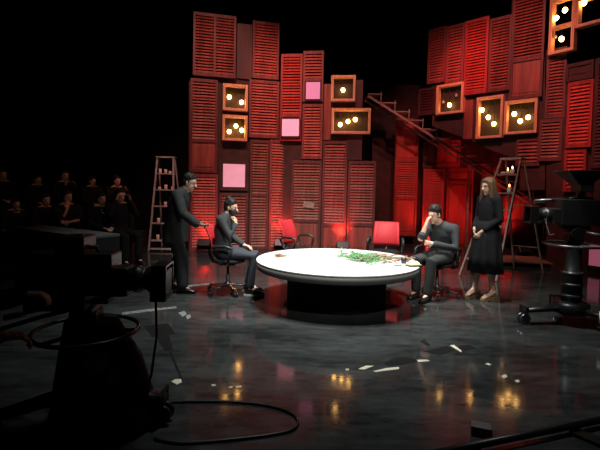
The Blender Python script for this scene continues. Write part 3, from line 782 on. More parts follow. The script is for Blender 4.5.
for a in (legR,legL): f.shoe(a[2], (1,0.05,0), sole='shoe', drop=0.09)

# ---- woman standing at right, long brown hair, black skirt, beige wedges
q = floor_at(481, 299.5)
f = Fig('person', (q.x, q.y, 0), R(196), 'woman with long brown hair in black dress and beige wedge shoes, hands clasped')
pe, ch, ne = (-0.055,0,0.97), (-0.075,0,1.26), (-0.07,0,1.455)
f.torso(pe, ch, ne, (0,1,0), (0,1,0), hips=0.16, waist=0.115, sh=0.155, dep=0.095)
shR, elR, wrR = (-0.07,-0.165,1.40), (-0.07,-0.21,1.13), (0.10,-0.07,0.975)
shL, elL, wrL = (-0.07,0.165,1.40), (-0.08,0.215,1.13), (0.10,0.06,0.945)
AW = (0.045,0.036,0.024)
for a in ((shR,elR,wrR),(shL,elL,wrL)): f.limb(a, AW)
legR = ((-0.05,-0.085,0.93), (-0.02,-0.085,0.52), (0.05,-0.085,0.135)); legL = ((-0.05,0.085,0.93), (-0.06,0.09,0.52), (-0.10,0.09,0.135))
for a in (legR,legL):
    f.limb((a[0],a[1],V(a[1]).lerp(V(a[2]),0.35),a[2]), (0.082,0.05,0.047,0.031)); f.limb((a[2], V(a[2])+V((0.11,0,-0.07))), (0.034,0.026))
hand(f.body, wrR, (0.45,0.5,-0.7), (-0.6,0.6,0), 30, sc=0.9)
hand(f.body, wrL, (0.45,-0.35,-0.8), (-0.5,-0.8,0), 34, sc=0.9)
f.head((-0.045,0,1.575), (0.98,0.05,-0.14), (0.13,0,1), 0.97, ne)
f.finish(); f.face()
c_, f_, u_, l_ = f.hc, f.hf, f.hu, f.hl
hb = f.layer('h')
hb.ell(c_ + u_*0.042 - f_*0.022, l_*0.086, f_*0.098, u_*0.095)
hb.ell(c_ + u_*0.09 + f_*0.030, l_*0.06, f_*0.055, u_*0.03)
hb.loft([(c_ + u_*0.04 - f_*0.045, l_*0.088, f_*0.062), (c_ - u_*0.06 - f_*0.05, l_*0.098, f_*0.058), (c_ - u_*0.17 - f_*0.055, l_*0.115, f_*0.052), (c_ - u_*0.29 - f_*0.055, l_*0.12, f_*0.048), (c_ - u_*0.38 - f_*0.06, l_*0.09, f_*0.035)], 18)
for q_ in (-1, 1):
    hb.tube([c_ + u_*0.06 + l_*0.075*q_ + f_*0.02, c_ - u_*0.05 + l_*0.088*q_ + f_*0.02, c_ - u_*0.18 + l_*0.10*q_ + f_*0.035, c_ - u_*0.30 + l_*0.10*q_ + f_*0.07], [0.030,0.034,0.036,0.022], 10, True)
f.garment('h', 'long_hair', 'brownhair', 2)
j = f.layer('b')
f.torso(pe, ch, (-0.072,0,1.44), (0,1,0), (0,1,0), j, 0.016, hips=0.16, waist=0.125, sh=0.155, dep=0.095)
for a in ((shR,elR,wrR),(shL,elL,wrL)): f.limb((a[0], a[1], V(a[1]).lerp(V(a[2]), 0.72)), (0.046,0.040,0.038), j, 0.012)
f.garment('b', 'blouse', 'blackcloth')
sk = f.layer('s'); secs = []
def skr(z, r, k): 
    return [V((-0.055 + (r + 0.012*math.cos(9*a)*k)*math.cos(a), (r*1.08 + 0.012*math.cos(9*a)*k)*math.sin(a), z + 0.0)) for a in [2*math.pi*i/72 for i in range(72)]]
sk.rings([skr(1.10,0.128,0), skr(1.0,0.16,0.2), skr(0.85,0.18,0.6), skr(0.6,0.20,1.2), skr(0.39,0.215,2.0), skr(0.39,0.20,2.0), skr(0.6,0.18,1.2)], True)
sk.build('skirt', M['blackcloth'], f.o)
for a in (legR,legL):
    x, y = a[2][0], a[2][1]
    so = MB(); so.loft([((x-0.06,y,0.11),(0,0.028,0),(0,0,0.030)),((x-0.02,y,0.115),(0,0.037,0),(0,0,0.042)),((x+0.05,y,0.085),(0,0.036,0),(0,0,0.034)),((x+0.11,y,0.055),(0,0.038,0),(0,0,0.024)),((x+0.155,y,0.045),(0,0.026,0),(0,0,0.012))], 14)
    s_ = so.build('shoe', M['beige'], f.o)
    MB().prism([(x-0.085,0.0),(x+0.03,0.0),(x+0.07,0.008),(x+0.10,0.0),(x+0.165,0.004),(x+0.165,0.032),(x+0.08,0.042),(x+0.0,0.075),(x-0.085,0.085)], y-0.034, y+0.034).build('wedge_sole', M['cork'], s_)

# ---- audience on two tiers at left
def rq(p, a): return p
AUD = 'audience in black seated on two tiers'
def spectator(px, py, Y, zbase, turn, label, pose='lap', hairm='hair', long=False, logo=False, sc=1.0, collar=False, headturn=0):
    p = at(px, py, Y)
    hz = 1.19*sc
    zb = zbase
    sc = (p.z - zb)/1.19
    f = Fig('person', (p.x, p.y, zb), R(turn), label, AUD, 0.017, 0.019, sc)
    pe, ch, ne = (-0.08,0,0.57), (-0.06,0,0.87), (-0.03,0,1.065)
    f.torso(pe, ch, ne, (0,1,0), (0,1,0))
    sh = [(-0.04, q*0.185, 1.01) for q in (-1,1)]
    if pose == 'lap': el = [(0.03,q*0.23,0.76) for q in (-1,1)]; wr = [(0.20,q*0.08,0.68) for q in (-1,1)]; hd = [(0.8,-0.5*q,-0.1) for q in (-1,1)]; nn = (0,0,-1)
    elif pose == 'clap': el = [(0.12,q*0.22,0.80) for q in (-1,1)]; wr = [(0.22,q*0.10,0.98) for q in (-1,1)]; hd = [(0.1,-0.3*q,0.95) for q in (-1,1)]; nn = None
    elif pose == 'chin': el = [(0.14,-0.16,0.78),(0.06,0.22,0.78)]; wr = [(0.14,-0.07,0.98),(0.18,-0.04,0.76)]; hd = [(-0.2,0.3,0.9),(0.2,-0.9,0)]; nn = (-1,0,0)
    elif pose == 'face': el = [(0.12,q*0.25,0.86) for q in (-1,1)]; wr = [(0.10,q*0.13,1.10) for q in (-1,1)]; hd = [(0,-0.2*q,0.95) for q in (-1,1)]; nn = None
    for i, q in enumerate((-1,1)):
        f.limb((sh[i], el[i], wr[i]), ARM)
        hand(f.body, wr[i], hd[i], nn or (0,-q,0), 22)
    lg = [((-0.02,q*0.09,0.53), (0.38,q*0.13,0.50), (0.38,q*0.13,0.09)) for q in (-1,1)]
    for a in lg:
        f.limb(a, LEG); f.limb((a[2], V(a[2])+V((0.10,0,-0.045))), (0.036,0.028))
    hf = V((math.cos(R(headturn)), math.sin(R(headturn)), -0.06))
    f.head((0.0,0,1.19), hf, (0.05,0,1), 1.0, ne)
    f.finish(2); f.face(); 
    if long:
        c_, f_, u_, l_ = f.hc, f.hf, f.hu, f.hl
        hb = f.layer('h'); hb.ell(c_ + u_*0.045 - f_*0.022, l_*0.09, f_*0.1, u_*0.09)
        hb.loft([(c_ + u_*0.04 - f_*0.04, l_*0.092, f_*0.065), (c_ - u_*0.08 - f_*0.045, l_*0.098, f_*0.06), (c_ - u_*0.15 - f_*0.05, l_*0.09, f_*0.04)], 16)
        hb.ell(c_ + u_*0.07 + f_*0.055, l_*0.065, f_*0.035, u_*0.035)
        f.garment('h', 'bobbed_hair', hairm, 2)
    else: f.short_hair(hairm)
    j = f.layer('j'); f.torso(pe, ch, (-0.033,0,1.04), (0,1,0), (0,1,0), j, 0.022)
    cut = 0.9 if pose != 'chin' else 0.15
    for i in (0,1): f.limb((sh[i], el[i], V(el[i]).lerp(V(wr[i]), cut)), (0.056,0.047,0.038), j, 0.018)
    f.garment('j', 'shirt', 'blackcloth', 2)
    tr = f.layer('t')
    for a in lg: f.limb((a[0],a[1],V(a[2])+V((0,0,0.04))), (0.095,0.068,0.056), tr, 0.010)
    tr.ell((-0.06,0,0.55), (0.14,0,0), (0,0.185,0), (0,0,0.11)); f.garment('t', 'trousers', 'blackcloth', 2)
    for a in lg: f.shoe(a[2], (1,0,0), 'whitesole' if collar else 'shoe', sole='whitesole' if collar else 'shoe', drop=0.09)
    if logo:
        e = MB(); 
        for q in (-1,1): e.tube([(0.098, q*0.05, 0.965), (0.108, 0.0, 0.925)], 0.008, 6); e.tube([(0.093, q*0.055, 1.0), (0.096, q*0.03, 1.0)], 0.007, 6)
        e.build('shirt_emblem', M['logo'], f.o, label='white chevron emblem')
    if collar:
        MB().tube([(-0.02+0.075*math.cos(a), 0.07*math.sin(a), 1.055 - 0.03*math.cos(a)) for a in [R(-100+20*k) for k in range(11)]], 0.010, 6).build('collar', M['logo'], f.o, label='pale collar')
    return f.o
T = -38
spectator(16, 204, 7.90, 0, T, 'front row spectator at far left with bobbed hair and pale collar', 'lap', 'hair', True, collar=True)
spectator(46, 200.5, 8.01, 0, T, 'front row spectator second from left, plain black, hands in lap', 'lap', 'hair')
spectator(67.5, 197.5, 8.06, 0, T, 'front row spectator in the middle with bare forearm raised to the chin', 'chin', headturn=12)
spectator(101.5, 199.5, 8.11, 0, T, 'front row spectator with a white chevron emblem on a black shirt', 'lap', logo=True)
spectator(120.5, 196, 8.22, 0, T, 'front row spectator at right end holding both hands beside the face', 'face', headturn=-8)
spectator(3, 175, 9.26, 0.42, T, 'back row spectator at far left, partly cut by the picture edge', 'lap')
spectator(38, 179.5, 9.31, 0.42, T, 'back row spectator second from left with hands clasped low', 'lap', long=True)
spectator(65, 176, 9.36, 0.42, T, 'back row spectator in the middle, clapping behind the raised forearm', 'clap')
spectator(92.5, 181, 9.36, 0.42, T, 'back row spectator second from right with bobbed hair', 'lap', long=True)
spectator(117, 181.5, 9.41, 0.42, T, 'rightmost back row spectator, behind the one holding the face', 'clap')
o = thing('audience_riser', (-5.72, 9.55, 0), 0, 'black platform carrying the back row of the audience', 'platform')
MB().box((0.05, 0.3, 0.20), (3.9, 1.3, 0.40)).build('deck', M['soot'], o)
MB().box((0.05, -0.36, 0.20), (3.9, 0.02, 0.36)).build('fascia', M['blackp'], o)
def bench(x0, x1, y, z, label):
    o = thing('bench', ((x0+x1)/2, y, z), 0, label, 'bench', 'long black benches for the audience')
    MB().box((0, 0, 0.43), (x1-x0, 0.36, 0.04)).build('seat', M['blackp'], o)
    for k in (-0.45, 0, 0.45): MB().box((k*(x1-x0), 0, 0.205), (0.05, 0.32, 0.41)).build('leg', M['blackp'], o)
bench(-5.8, -3.05, 8.3, 0, 'long bench under the front row of spectators')
bench(-7.1, -3.85, 9.6, 0.40, 'long bench under the back row of spectators')
# black draped table in front of the audience
a, b = at(30, 226, 6.9), at(104, 237, 5.9)
o = thing('draped_table', (0,0,0), 0, 'black draped table with grey top in front of the audience', 'table')
d = (V((b.x,b.y,0)) - V((a.x,a.y,0))).normalized(); nrm = V((d.y,-d.x,0))
zt = 0.80; p0 = V((a.x,a.y,0)); p1 = V((b.x,b.y,0)); o.location = p1
top = [(p - p1) for p in (p0 + nrm*0.25, p1 + nrm*0.25, p1 - nrm*0.25, p0 - nrm*0.25)]
MB().flat([(p.x,p.y) for p in top], zt-0.03, zt).build('top', M['greytop'], o)
ins = [p*0.985 for p in top]
MB().flat([(p.x,p.y) for p in ins], 0.0, zt-0.032).build('drape', M['blackcloth'], o)
# ------------------------------------------------------------------ candles and ladders
def candle(p, label, h=0.09, lit=False, group='candles on the stepladders', jar=False):
    o = thing('candle', p, 0, label, 'candle', group)
    MB().lathe([(0.030, 0), (0.034, 0.004), (0.034, h), (0.026, h+0.002), (0.006, h-0.006)], seg=16).build('wax_body', M['wax'], o)
    MB().tube([(0,0,h-0.008), (0,0,h+0.014)], 0.003, 6).build('wick', M['blackp'], o)
    if lit: MB().lathe([(0.002, h+0.010), (0.012, h+0.024), (0.010, h+0.040), (0.002, h+0.066)], seg=12).build('flame', M['flame'], o)
    return o
def frust(top_c, w_top, bot_c, w_bot, wdir, k):
    return V(top_c).lerp(V(bot_c), k), w_top + (w_bot - w_top)*k

# left stepladder, front to the camera
lb = floor_at(161, 251.5); LY = lb.y
zt = at(163, 157, LY+0.25).z
o = thing('stepladder', (lb.x, LY, 0), 0, 'tall pale stepladder with shelf steps and candles at the left of the set', 'ladder')
w0, w1, dp = 0.56/2, 0.37/2, 0.28
for s in (-1, 1):
    MB().bar((s*w0, 0, 0), (s*w1 + 0.0, dp, zt), 0.035, 0.05, up=(0,1,0)).build('front_rail', M['alu'], o, 0.004)
    MB().bar((s*w0, 0.95, 0), (s*w1, dp + 0.10, zt-0.03), 0.03, 0.04, up=(0,1,0)).build('rear_rail', M['alu'], o, 0.004)
steps_y = [173.5, 190, 206.5, 223.5, 240.5, 250.5]
zs = []
for i, py in enumerate(steps_y):
    z = max(at(161, py, LY+0.1).z, 0.05); k = z/zt; y = dp*k; w = w0 + (w1-w0)*k
    zs.append((z, 0.0, y, w))
    MB().box((0, y + 0.06, z), (2*w, 0.16, 0.025)).build('step', M['alu'], o, 0.003)
MB().box((0, dp+0.05, zt), (2*w1+0.05, 0.20, 0.03)).build('top_cap', M['alu'], o, 0.003)
def lc(i, px, label, h=0.09, lit=False):
    z, cx, y, w = zs[i]; p = at(px, steps_y[i], LY + y + 0.05)
    candle((p.x, LY + y + 0.05, z + 0.0125), label, h, lit)
lc(0, 160.2, 'left candle on the highest step of the left stepladder', 0.10)
lc(0, 165.6, 'middle candle on the highest step of the left stepladder', 0.09)
lc(0, 170.2, 'right candle on the highest step of the left stepladder', 0.05)
lc(1, 159.4, 'left short candle on the second step of the left stepladder', 0.06)
lc(1, 165.8, 'tallest middle candle on the second step of the left stepladder', 0.11)
lc(1, 172.6, 'right candle on the second step of the left stepladder', 0.07)
lc(2, 165.4, 'candle on the third step of the left stepladder', 0.09)
lc(3, 158.6, 'candle on the fourth step of the left stepladder', 0.11)
lc(4, 157.8, 'candle on the lowest candle step of the left stepladder', 0.12)

# right stepladder, set at an angle
tc = V((3.85, 7.97, 2.12)); fc = V((3.1, 7.45, 0)); rc = V((4.42, 8.28, 0)); wd = unit((0.707, -0.707, 0))
o = thing('stepladder', (fc.x, fc.y, 0), 0, 'reddish stepladder with lit candles behind the standing woman', 'ladder')
B = V((fc.x, fc.y, 0))
for s in (-1, 1):
    MB().bar(fc + wd*0.32*s - B, tc + wd*0.17*s - B, 0.03, 0.05, up=(0.7,0.7,0)).build('front_rail', M['ladred'], o, 0.004)
    MB().bar(rc + wd*0.26*s - B, tc + V((0.10,0.06,-0.03)) + wd*0.16*s - B, 0.028, 0.04, up=(0.7,0.7,0)).build('rear_rail', M['ladred'], o, 0.004)
rt = Matrix((wd, unit((0.707,0.707,0)), V((0,0,1)))).transposed()
stp = []
for k in (0.14, 0.28, 0.42, 0.56, 0.70, 0.86):
    c = fc.lerp(tc, k); w = 0.32 + (0.17-0.32)*k
    c2 = c + V((0.045, 0.045, 0)) ; stp.append(c2)
    MB().box(c2 - B, (2*w, 0.14, 0.028), rt).build('step', M['ladred'], o, 0.003)
MB().box(tc - B + V((0.04,0.03,0)), (0.38, 0.20, 0.035), rt).build('top_cap', M['alu'], o, 0.003)
for z in (0.45, 1.2):
    k = z/2.0; MB().bar(rc.lerp(tc + V((0.10,0.06,0)), k) + wd*(0.26-0.10*k) - B, rc.lerp(tc + V((0.10,0.06,0)), k) - wd*(0.26-0.10*k) - B, 0.02).build('rear_brace', M['ladred'], o)
top = stp[5]
candle(top + wd*0.075 + V((0,0,0.014)), 'taller lit candle on the top step behind the standing woman', 0.08, True)
candle(top - wd*0.005 + V((0,0,0.014)), 'middle lit candle on the top step behind the standing woman', 0.05, True)
candle(top - wd*0.09 + V((0,0,0.014)), 'left short candle on the top step behind the standing woman', 0.04, False)
candle(stp[4] + wd*0.11 + V((0,0,0.014)), 'lit candle on the second step beside the woman’s shoulder'.replace('’', "'"), 0.09, True)
# low plywood platform
o = thing('plywood_board', (4.62, 9.15, 0), R(-8), 'low plywood platform on the floor behind the right stepladder', 'platform')
MB().box((0, 0, 0.085), (1.1, 0.9, 0.03)).build('deck', M['ply'], o, 0.004)
for sx in (-1, 1):
    MB().box((sx*0.48, 0, 0.035), (0.06, 0.84, 0.07)).build('bearer', M['flat'], o)

# ------------------------------------------------------------------ studio cameras
def studio_camera(loc, rz, label, lens_z=1.36, base_r=0.56, leg_deg=(0, 118, 242), hood=True, body_len=0.62, dark=False, col_r=0.085):
    o = thing('studio_camera', loc, rz, label, 'camera')
    P = 'blackp'; z0 = lens_z
    # dolly base
    for a in leg_deg:
        d = V((math.cos(R(a)), math.sin(R(a)), 0)); s = V((-d.y, d.x, 0))
        lg = MB(); e = d*base_r
        lg.loft([(d*0.06 + V((0,0,0.19)), s*0.075, V((0,0,0.045))), (d*base_r*0.6 + V((0,0,0.175)), s*0.055, V((0,0,0.035))), (e*1.04 + V((0,0,0.155)), s*0.05, V((0,0,0.03)))], 12)
        lg = lg.build('dolly_leg', M['blackm'], o)
        w = MB()
        for q in (-1, 1): w.lathe([(0.05, -0.015), (0.062, -0.010), (0.062, 0.010), (0.05, 0.015)], e + s*0.03*q + V((0,0,0.062)), 18, axis=s)
        w.bar(e + V((0,0,0.062)), e + V((0,0,0.14)), 0.03)
        w.build('wheel', M['greym' if not dark else 'blackm'], lg)
        k = MB(); k.bar(e + s*0.07 + V((0,0,0.02)), e + s*0.07 + V((0,0,0.20)), 0.018); k.bar(e - s*0.07 + V((0,0,0.02)), e - s*0.07 + V((0,0,0.20)), 0.018); k.bar(e - s*0.08 + V((0,0,0.195)), e + s*0.08 + V((0,0,0.195)), 0.02)
        k.build('cable_guard', M['blackm'], lg)
    top = z0 - 0.30
    MB().lathe([(0.17, 0.13), (0.19, 0.16), (0.19, 0.24), (0.13, 0.27)], seg=28).build('hub', M['blackm'], o)
    MB().lathe([(col_r*1.25, 0.26), (col_r*1.25, 0.26+(top-0.26)*0.45), (col_r*1.28, 0.27+(top-0.26)*0.45), (col_r, 0.28+(top-0.26)*0.45), (col_r, top-0.1), (col_r*0.8, top)], seg=28).build('column', M['blackp'], o)
    g = MB()
    for k in range(3): g.lathe([(col_r*1.27, 0.32+0.13*k), (col_r*1.36, 0.325+0.13*k), (col_r*1.36, 0.345+0.13*k), (col_r*1.27, 0.35+0.13*k)], seg=28)
    g.build('column_band', M['greym' if not dark else 'blackm'], o)
    rg = MB(); zr = top - 0.03
    rg.tube([(0.31*math.cos(a), 0.31*math.sin(a), zr) for a in [2*math.pi*i/36 for i in range(37)]], 0.014, 8)
    for k in range(3):
        a = 2*math.pi*k/3; rg.bar((0,0,zr-0.01), (0.31*math.cos(a), 0.31*math.sin(a), zr), 0.02)
    rg.build('steering_ring', M['greym' if not dark else 'blackm'], o)
    hd = MB(); hd.box((0,0,top+0.05), (0.16,0.13,0.10)); hd.lathe([(0.07,-0.10),(0.07,0.10)], (0,0,top+0.10), 20, axis=(0,1,0)); hd.box((0,0,top+0.165), (0.30,0.12,0.03))
    hd.build('pan_head', M['blackm'], o, 0.005)
    bz = z0 + 0.02
    bd = MB(); bd.box((-0.08,0,bz+0.02), (body_len*0.85,0.20,0.30 if hood else 0.26)); bd.box((0.20,0,bz-0.03), (0.14,0.16,0.18)); bd.box((-0.33,0,bz-0.02), (0.16,0.12,0.20)); bd.box((0.05,0.085,bz), (0.22,0.02,0.14)); bd.box((-0.12,-0.088,bz+0.02), (0.24,0.02,0.16))
    bd.build('body', M['blackp'], o, 0.012)
    MB().box((-0.12,-0.101,bz+0.03), (0.12,0.004,0.05)).build('side_plate', M['greym' if not dark else 'blackm'], o)
    MB().tube([(-0.20,0,bz+0.12),(-0.18,0,bz+0.18),(0.06,0,bz+0.18),(0.08,0,bz+0.12)], 0.016, 8).build('carry_handle', M['blackp'], o)
    ln = MB(); ln.lathe([(0.072, 0.0), (0.072, 0.06), (0.080, 0.065), (0.080, 0.13), (0.066, 0.135), (0.066, 0.155), (0.083, 0.17), (0.086, 0.24), (0.074, 0.24)], (0.22,0,z0), 28, axis=(1,0,0))
    lo = ln.build('lens', M['blackp'], o)
    MB().lathe([(0.076, 0.0), (0.05, 0.012), (0.01, 0.02)], (0.445,0,z0), 24, axis=(1,0,0)).build('front_glass', M['lens'], lo)
    hdn = MB(); hdn.box((0.47,0,z0+0.095),(0.09,0.20,0.012)); hdn.box((0.47,0,z0-0.095),(0.09,0.20,0.012)); hdn.box((0.47,0.1,z0),(0.09,0.012,0.20)); hdn.box((0.47,-0.1,z0),(0.09,0.012,0.20)); hdn.box((0.455,0,z0+0.085),(0.02,0.19,0.02)); hdn.box((0.455,0,z0-0.085),(0.02,0.19,0.02)); hdn.build('matte_box', M['blackm'], lo)
    MB().lathe([(0.082,0.02),(0.087,0.025),(0.087,0.05),(0.082,0.055)], (0.28,0,z0), 28, axis=(1,0,0)).build('focus_ring', M['greym' if not dark else 'blackm'], lo)
    if hood: MB().tube([(0.02,-0.13,bz+0.17),(0.40,-0.12,bz+0.13)], [0.022,0.026], 12).build('microphone', M['greym' if not dark else 'blackm'], o)
    vf = MB(); vf.bar((-0.02,0,bz+0.12), (-0.05,0,bz+0.26), 0.07); vf.box((-0.06,0,bz+(0.34 if hood else 0.20)), (0.14,0.24,0.18) if hood else (0.16,0.2,0.11))
    v = vf.build('viewfinder', M['blackp'], o, 0.008)
    if hood:
        h = MB(); rr = [[V((x, y, z)) for x, y, z in ((-0.10,-0.10,bz+0.33),(-0.10,0.10,bz+0.33),(0.02,0.10,bz+0.33),(0.02,-0.10,bz+0.33))], [V((x, y, z)) for x, y, z in ((-0.26,-0.19,bz+0.49),(-0.26,0.19,bz+0.49),(0.17,0.19,bz+0.49),(0.17,-0.19,bz+0.49))]]
        h.rings(rr, True, False); h.build('sun_hood', M['blackm'], v, 0.006)
        MB().bar((-0.26,-0.195,bz+0.495),(0.17,-0.195,bz+0.495),0.012).build('hood_edge', M['greym'], v)
    for s in (-1, 1):
        b = MB(); b.tube([(-0.08,s*0.09,top+0.12),(-0.20,s*0.15,top+0.10),(-0.62,s*0.24,top-0.02)], 0.014, 8); b = b.build('pan_bar', M['greym' if not dark else 'blackm'], o)
        MB().tube([(-0.50,s*0.212,top+0.014),(-0.64,s*0.244,top-0.026)], 0.022, 10).build('grip', M['blackp'], b)
    return o
pc = at(571, 300, 4.95)
rc_ = studio_camera((pc.x, 4.95, 0), R(172), 'black broadcast camera on a wheeled pedestal at the right, lens pointing left', 1.25, leg_deg=(12, 128, 262))
w = MB(); zr = 1.2
for k, (a, b) in enumerate((((0.36,0.10,1.21),(0.30,0.22,1.05)), ((0.36,0.10,1.21),(0.26,-0.2,0.98)))):
    w.tube([a, (V(a)+V(b))/2 - V((0,0,0.10)), b], 0.007, 6)
w.build('cable', M['cable'], rc_)
MB().box((0.26,-0.12,1.17), (0.16,0.06,0.05)).build('zoom_servo', M['greym'], rc_, 0.006)
MB().lathe([(0.040,0.17),(0.040,0.29)], (-0.08,0.53,0.0), 16).build('canister', M['wax'], rc_, label='small cream cylinder')

pc = V((-1.34, 2.72, 0))
lc_ = studio_camera((pc.x, pc.y, 0), R(4), 'dark broadcast camera in the left foreground, lens pointing right', 0.90, leg_deg=(-8, 100, 215), hood=False, dark=True, base_r=0.50, col_r=0.10)
MB().box((-0.13,-0.05,0.80), (0.36,0.22,0.14)).build('cradle', M['blackm'], lc_, 0.01)
MB().box((0.46,0,0.87), (0.10,0.18,0.20)).build('lens_shade', M['blackp'], lc_, 0.01)
cb = MB(); cb.tube([(0.44,-0.05,0.80),(0.45,-0.06,0.55),(0.43,-0.10,0.32),(0.37,-0.16,0.10),(0.32,-0.2,0.012)], 0.008, 8); cb.build('hanging_cable', M['cable'], lc_)
sk = MB(); sk.loft([((0.03,0,0.64),(0.16,0,0),(0,0.14,0)),((0.10,-0.04,0.4),(0.25,0,0),(0,0.22,0)),((0.14,-0.06,0.03),(0.33,0,0),(0,0.30,0))], 18); sk.build('dust_skirt', M['blackcloth'], lc_)

# operator in the left foreground
OP = V((-1.86, 1.88, 0)); f = Fig('person', OP, R(30), 'dark-clothed camera operator cut by the left edge, forearm out to the pan bar')
pe, ch, ne = (-0.10,0,0.56), (0.03,0,0.83), (0.085,0,1.00)
f.torso(pe, ch, ne, (0,1,0), (0,1,0))
shR, elR, wrR = (0.05,-0.19,0.95), (0.22,-0.27,0.78), (0.48,-0.22,0.80)
shL, elL, wrL = (0.06,0.19,0.95), (0.30,0.22,0.84), (0.55,0.16,0.90)
for a in ((shR,elR,wrR),(shL,elL,wrL)): f.limb(a, ARM)
legR = ((-0.06,-0.10,0.53), (0.34,-0.15,0.51), (0.32,-0.15,0.09)); legL = ((-0.06,0.10,0.53), (0.34,0.14,0.51), (0.34,0.14,0.09))
for a in (legR,legL):
    f.limb(a, LEG); f.limb((a[2], V(a[2])+V((0.10,0,-0.045))), (0.036,0.028))
hand(f.body, wrR, (0.95,0.25,-0.15), (0.2,0.1,-1), 32); hand(f.body, wrL, (0.95,-0.2,0.0), (0,0,-1), 35)
f.head((0.135,0,1.125), (0.98,0,-0.12), (0.12,0,1), 1.0, ne)
f.finish(); f.face(); f.short_hair()
j = f.layer('j'); f.torso(pe, ch, (0.08,0,0.985), (0,1,0), (0,1,0), j, 0.022)
f.limb((shR,elR,V(elR).lerp(V(wrR),0.12)), (0.056,0.05,0.046), j, 0.016); f.limb((shL,elL,V(elL).lerp(V(wrL),0.9)), (0.056,0.047,0.038), j, 0.016)
f.garment('j', 'shirt', 'blackcloth')
tr = f.layer('t')
for a in (legR,legL): f.limb((a[0],a[1],V(a[2])+V((0,0,0.03))), (0.098,0.07,0.06), tr, 0.010)
tr.ell((-0.09,0,0.545), (0.13,0,0), (0,0.18,0), (0,0,0.11))
f.garment('t', 'trousers', 'blackcloth')
for a in (legR,legL): f.shoe(a[2], (1,0,0), sole='shoe', drop=0.09)

o = thing('stool', OP + V((-0.09, -0.05, 0)), R(30), 'black stool under the seated camera operator', 'stool')
MB().lathe([(0.15, 0.40), (0.17, 0.41), (0.17, 0.44), (0.15, 0.45)], seg=24).build('seat', M['blackcloth'], o)
for k in range(4):
    a_ = math.pi/4 + k*math.pi/2; MB().bar((0.12*math.cos(a_), 0.12*math.sin(a_), 0.40), (0.19*math.cos(a_), 0.19*math.sin(a_), 0.0), 0.025).build('leg', M['blackm'], o)

# ------------------------------------------------------------------ things lying on the floor
def scrap(pts, label, m='paper', name='paper_scrap', cat='paper', group='pale scraps on the studio floor', h=0.004):
    ps = [floor_at(*p) for p in pts]; c = sum(ps, V((0,0,0)))/len(ps)
    o = MB().flat([(p.x-c.x, p.y-c.y) for p in ps], 0.0005, h).build(name, M[m]); o.location = c
    return tag(o, label, cat, group)
scrap([(171.5,382),(175,379.5),(181,379.5),(182,382.5),(177,385)], 'cream paper scrap on the open floor near the cable loop, left')
scrap([(358,369.3),(366,366),(374,366.2),(369,368),(364,370)], 'upper short pale scrap right of the front of the table')
scrap([(373,371.5),(386,368.5),(399,367.3),(399,369.5),(386,371),(376,372.5)], 'longest cream strip on the floor in front of the table')
scrap([(417,360.2),(427,360),(430,361.3),(418,362.4)], 'short white strip between the two black tape marks')
scrap([(450,345.8),(454,345.2),(461.5,351),(461,352.5)], 'slanted white strip on the black tape at right')
scrap([(345.5,369.3),(349,369),(348.5,370.8),(346,370.8)], 'tiny pale speck left of the cream strips')
scrap([(485,364.4),(488,363.4),(491.5,365),(489,365.8)], 'small white scrap right of the black tape marks')
scrap([(501,376.3),(505.5,374.8),(507.5,377),(504,379)], 'small pale scrap near the bulb reflections at right')
scrap([(514.5,381),(518,380),(520,382),(517,383)], 'tiny white scrap farthest right of the bulb reflections')
scrap([(211,385),(215,384.4),(216,386),(212,386.5)], 'tiny pale scrap left of the floor specks near the cable loop')
scrap([(228.5,387.3),(232,386.4),(233,388),(230,388.6)], 'left of two pale specks inside the cable loop edge')
scrap([(235,387),(241,385.8),(242,387.4),(237,388.4)], 'right of two pale specks inside the cable loop edge')
scrap([(120,341),(125,339),(128,341),(123,343.5)], 'pale scrap beside the hanging cable of the dark camera')
tg = 'tape marks on the studio floor'
scrap([(122,312.5),(150,309),(176,306.5),(177,308),(150,311.5),(122,315)], 'long worn white tape strip left of the seated person', 'tape', 'floor_tape', 'tape', tg, 0.002)
scrap([(178,313),(184,311),(187,314),(183,317)], 'left worn white tape patch near the end of the long strip', 'tape', 'floor_tape', 'tape', tg, 0.002)
scrap([(186,316),(190,314.5),(191,317.5),(187,319.5)], 'right worn white tape patch near the end of the long strip', 'tape', 'floor_tape', 'tape', tg, 0.002)
scrap([(178,286.5),(196,284.5),(214,282.8),(214,284.4),(197,286.2),(178,288.2)], 'white tape strip at the feet of the standing man', 'tape', 'floor_tape', 'tape', tg, 0.002)
scrap([(144,326),(168,323.5),(175.5,334),(152,337)], 'wide black tape square left of the seated person', 'dtape', 'floor_tape', 'tape', tg, 0.002)
scrap([(156,337.2),(169,335.5),(173,349),(165,351)], 'black tape piece trailing below the wide tape square', 'dtape', 'floor_tape', 'tape', tg, 0.002)
scrap([(169,352),(171.5,351.5),(183,380),(181,381)], 'thin black tape tail pointing at the cable loop', 'dtape', 'floor_tape', 'tape', tg, 0.002)
scrap([(384,363),(396,357.5),(414,358.5),(418,361.5),(404,364.5),(388,366)], 'black tape mark nearest the cream strips', 'dtape', 'floor_tape', 'tape', tg, 0.002)
scrap([(424,351.5),(447,346),(456,350),(440,355)], 'black tape mark under the slanted white strip', 'dtape', 'floor_tape', 'tape', tg, 0.002)
scrap([(458,346),(470,345),(476,348.5),(462,351)], 'black tape mark right of the slanted white strip', 'dtape', 'floor_tape', 'tape', tg, 0.002)
scrap([(420,341),(424,339.5),(431,345.5),(427,346.3)], 'small black tape scrap above the slanted white strip', 'dtape', 'floor_tape', 'tape', tg, 0.002)
# cable loop
pp = [(85,425),(100,412),(130,405.5),(165,402.3),(200,401.3),(235,402),(262,404.5),(282,409),(295,416),(297.5,424),(290,430.5),(272,434.5),(245,438),(215,441),(180,443),(150,438)]
ps = [floor_at(*p, 0.010) for p in pp]
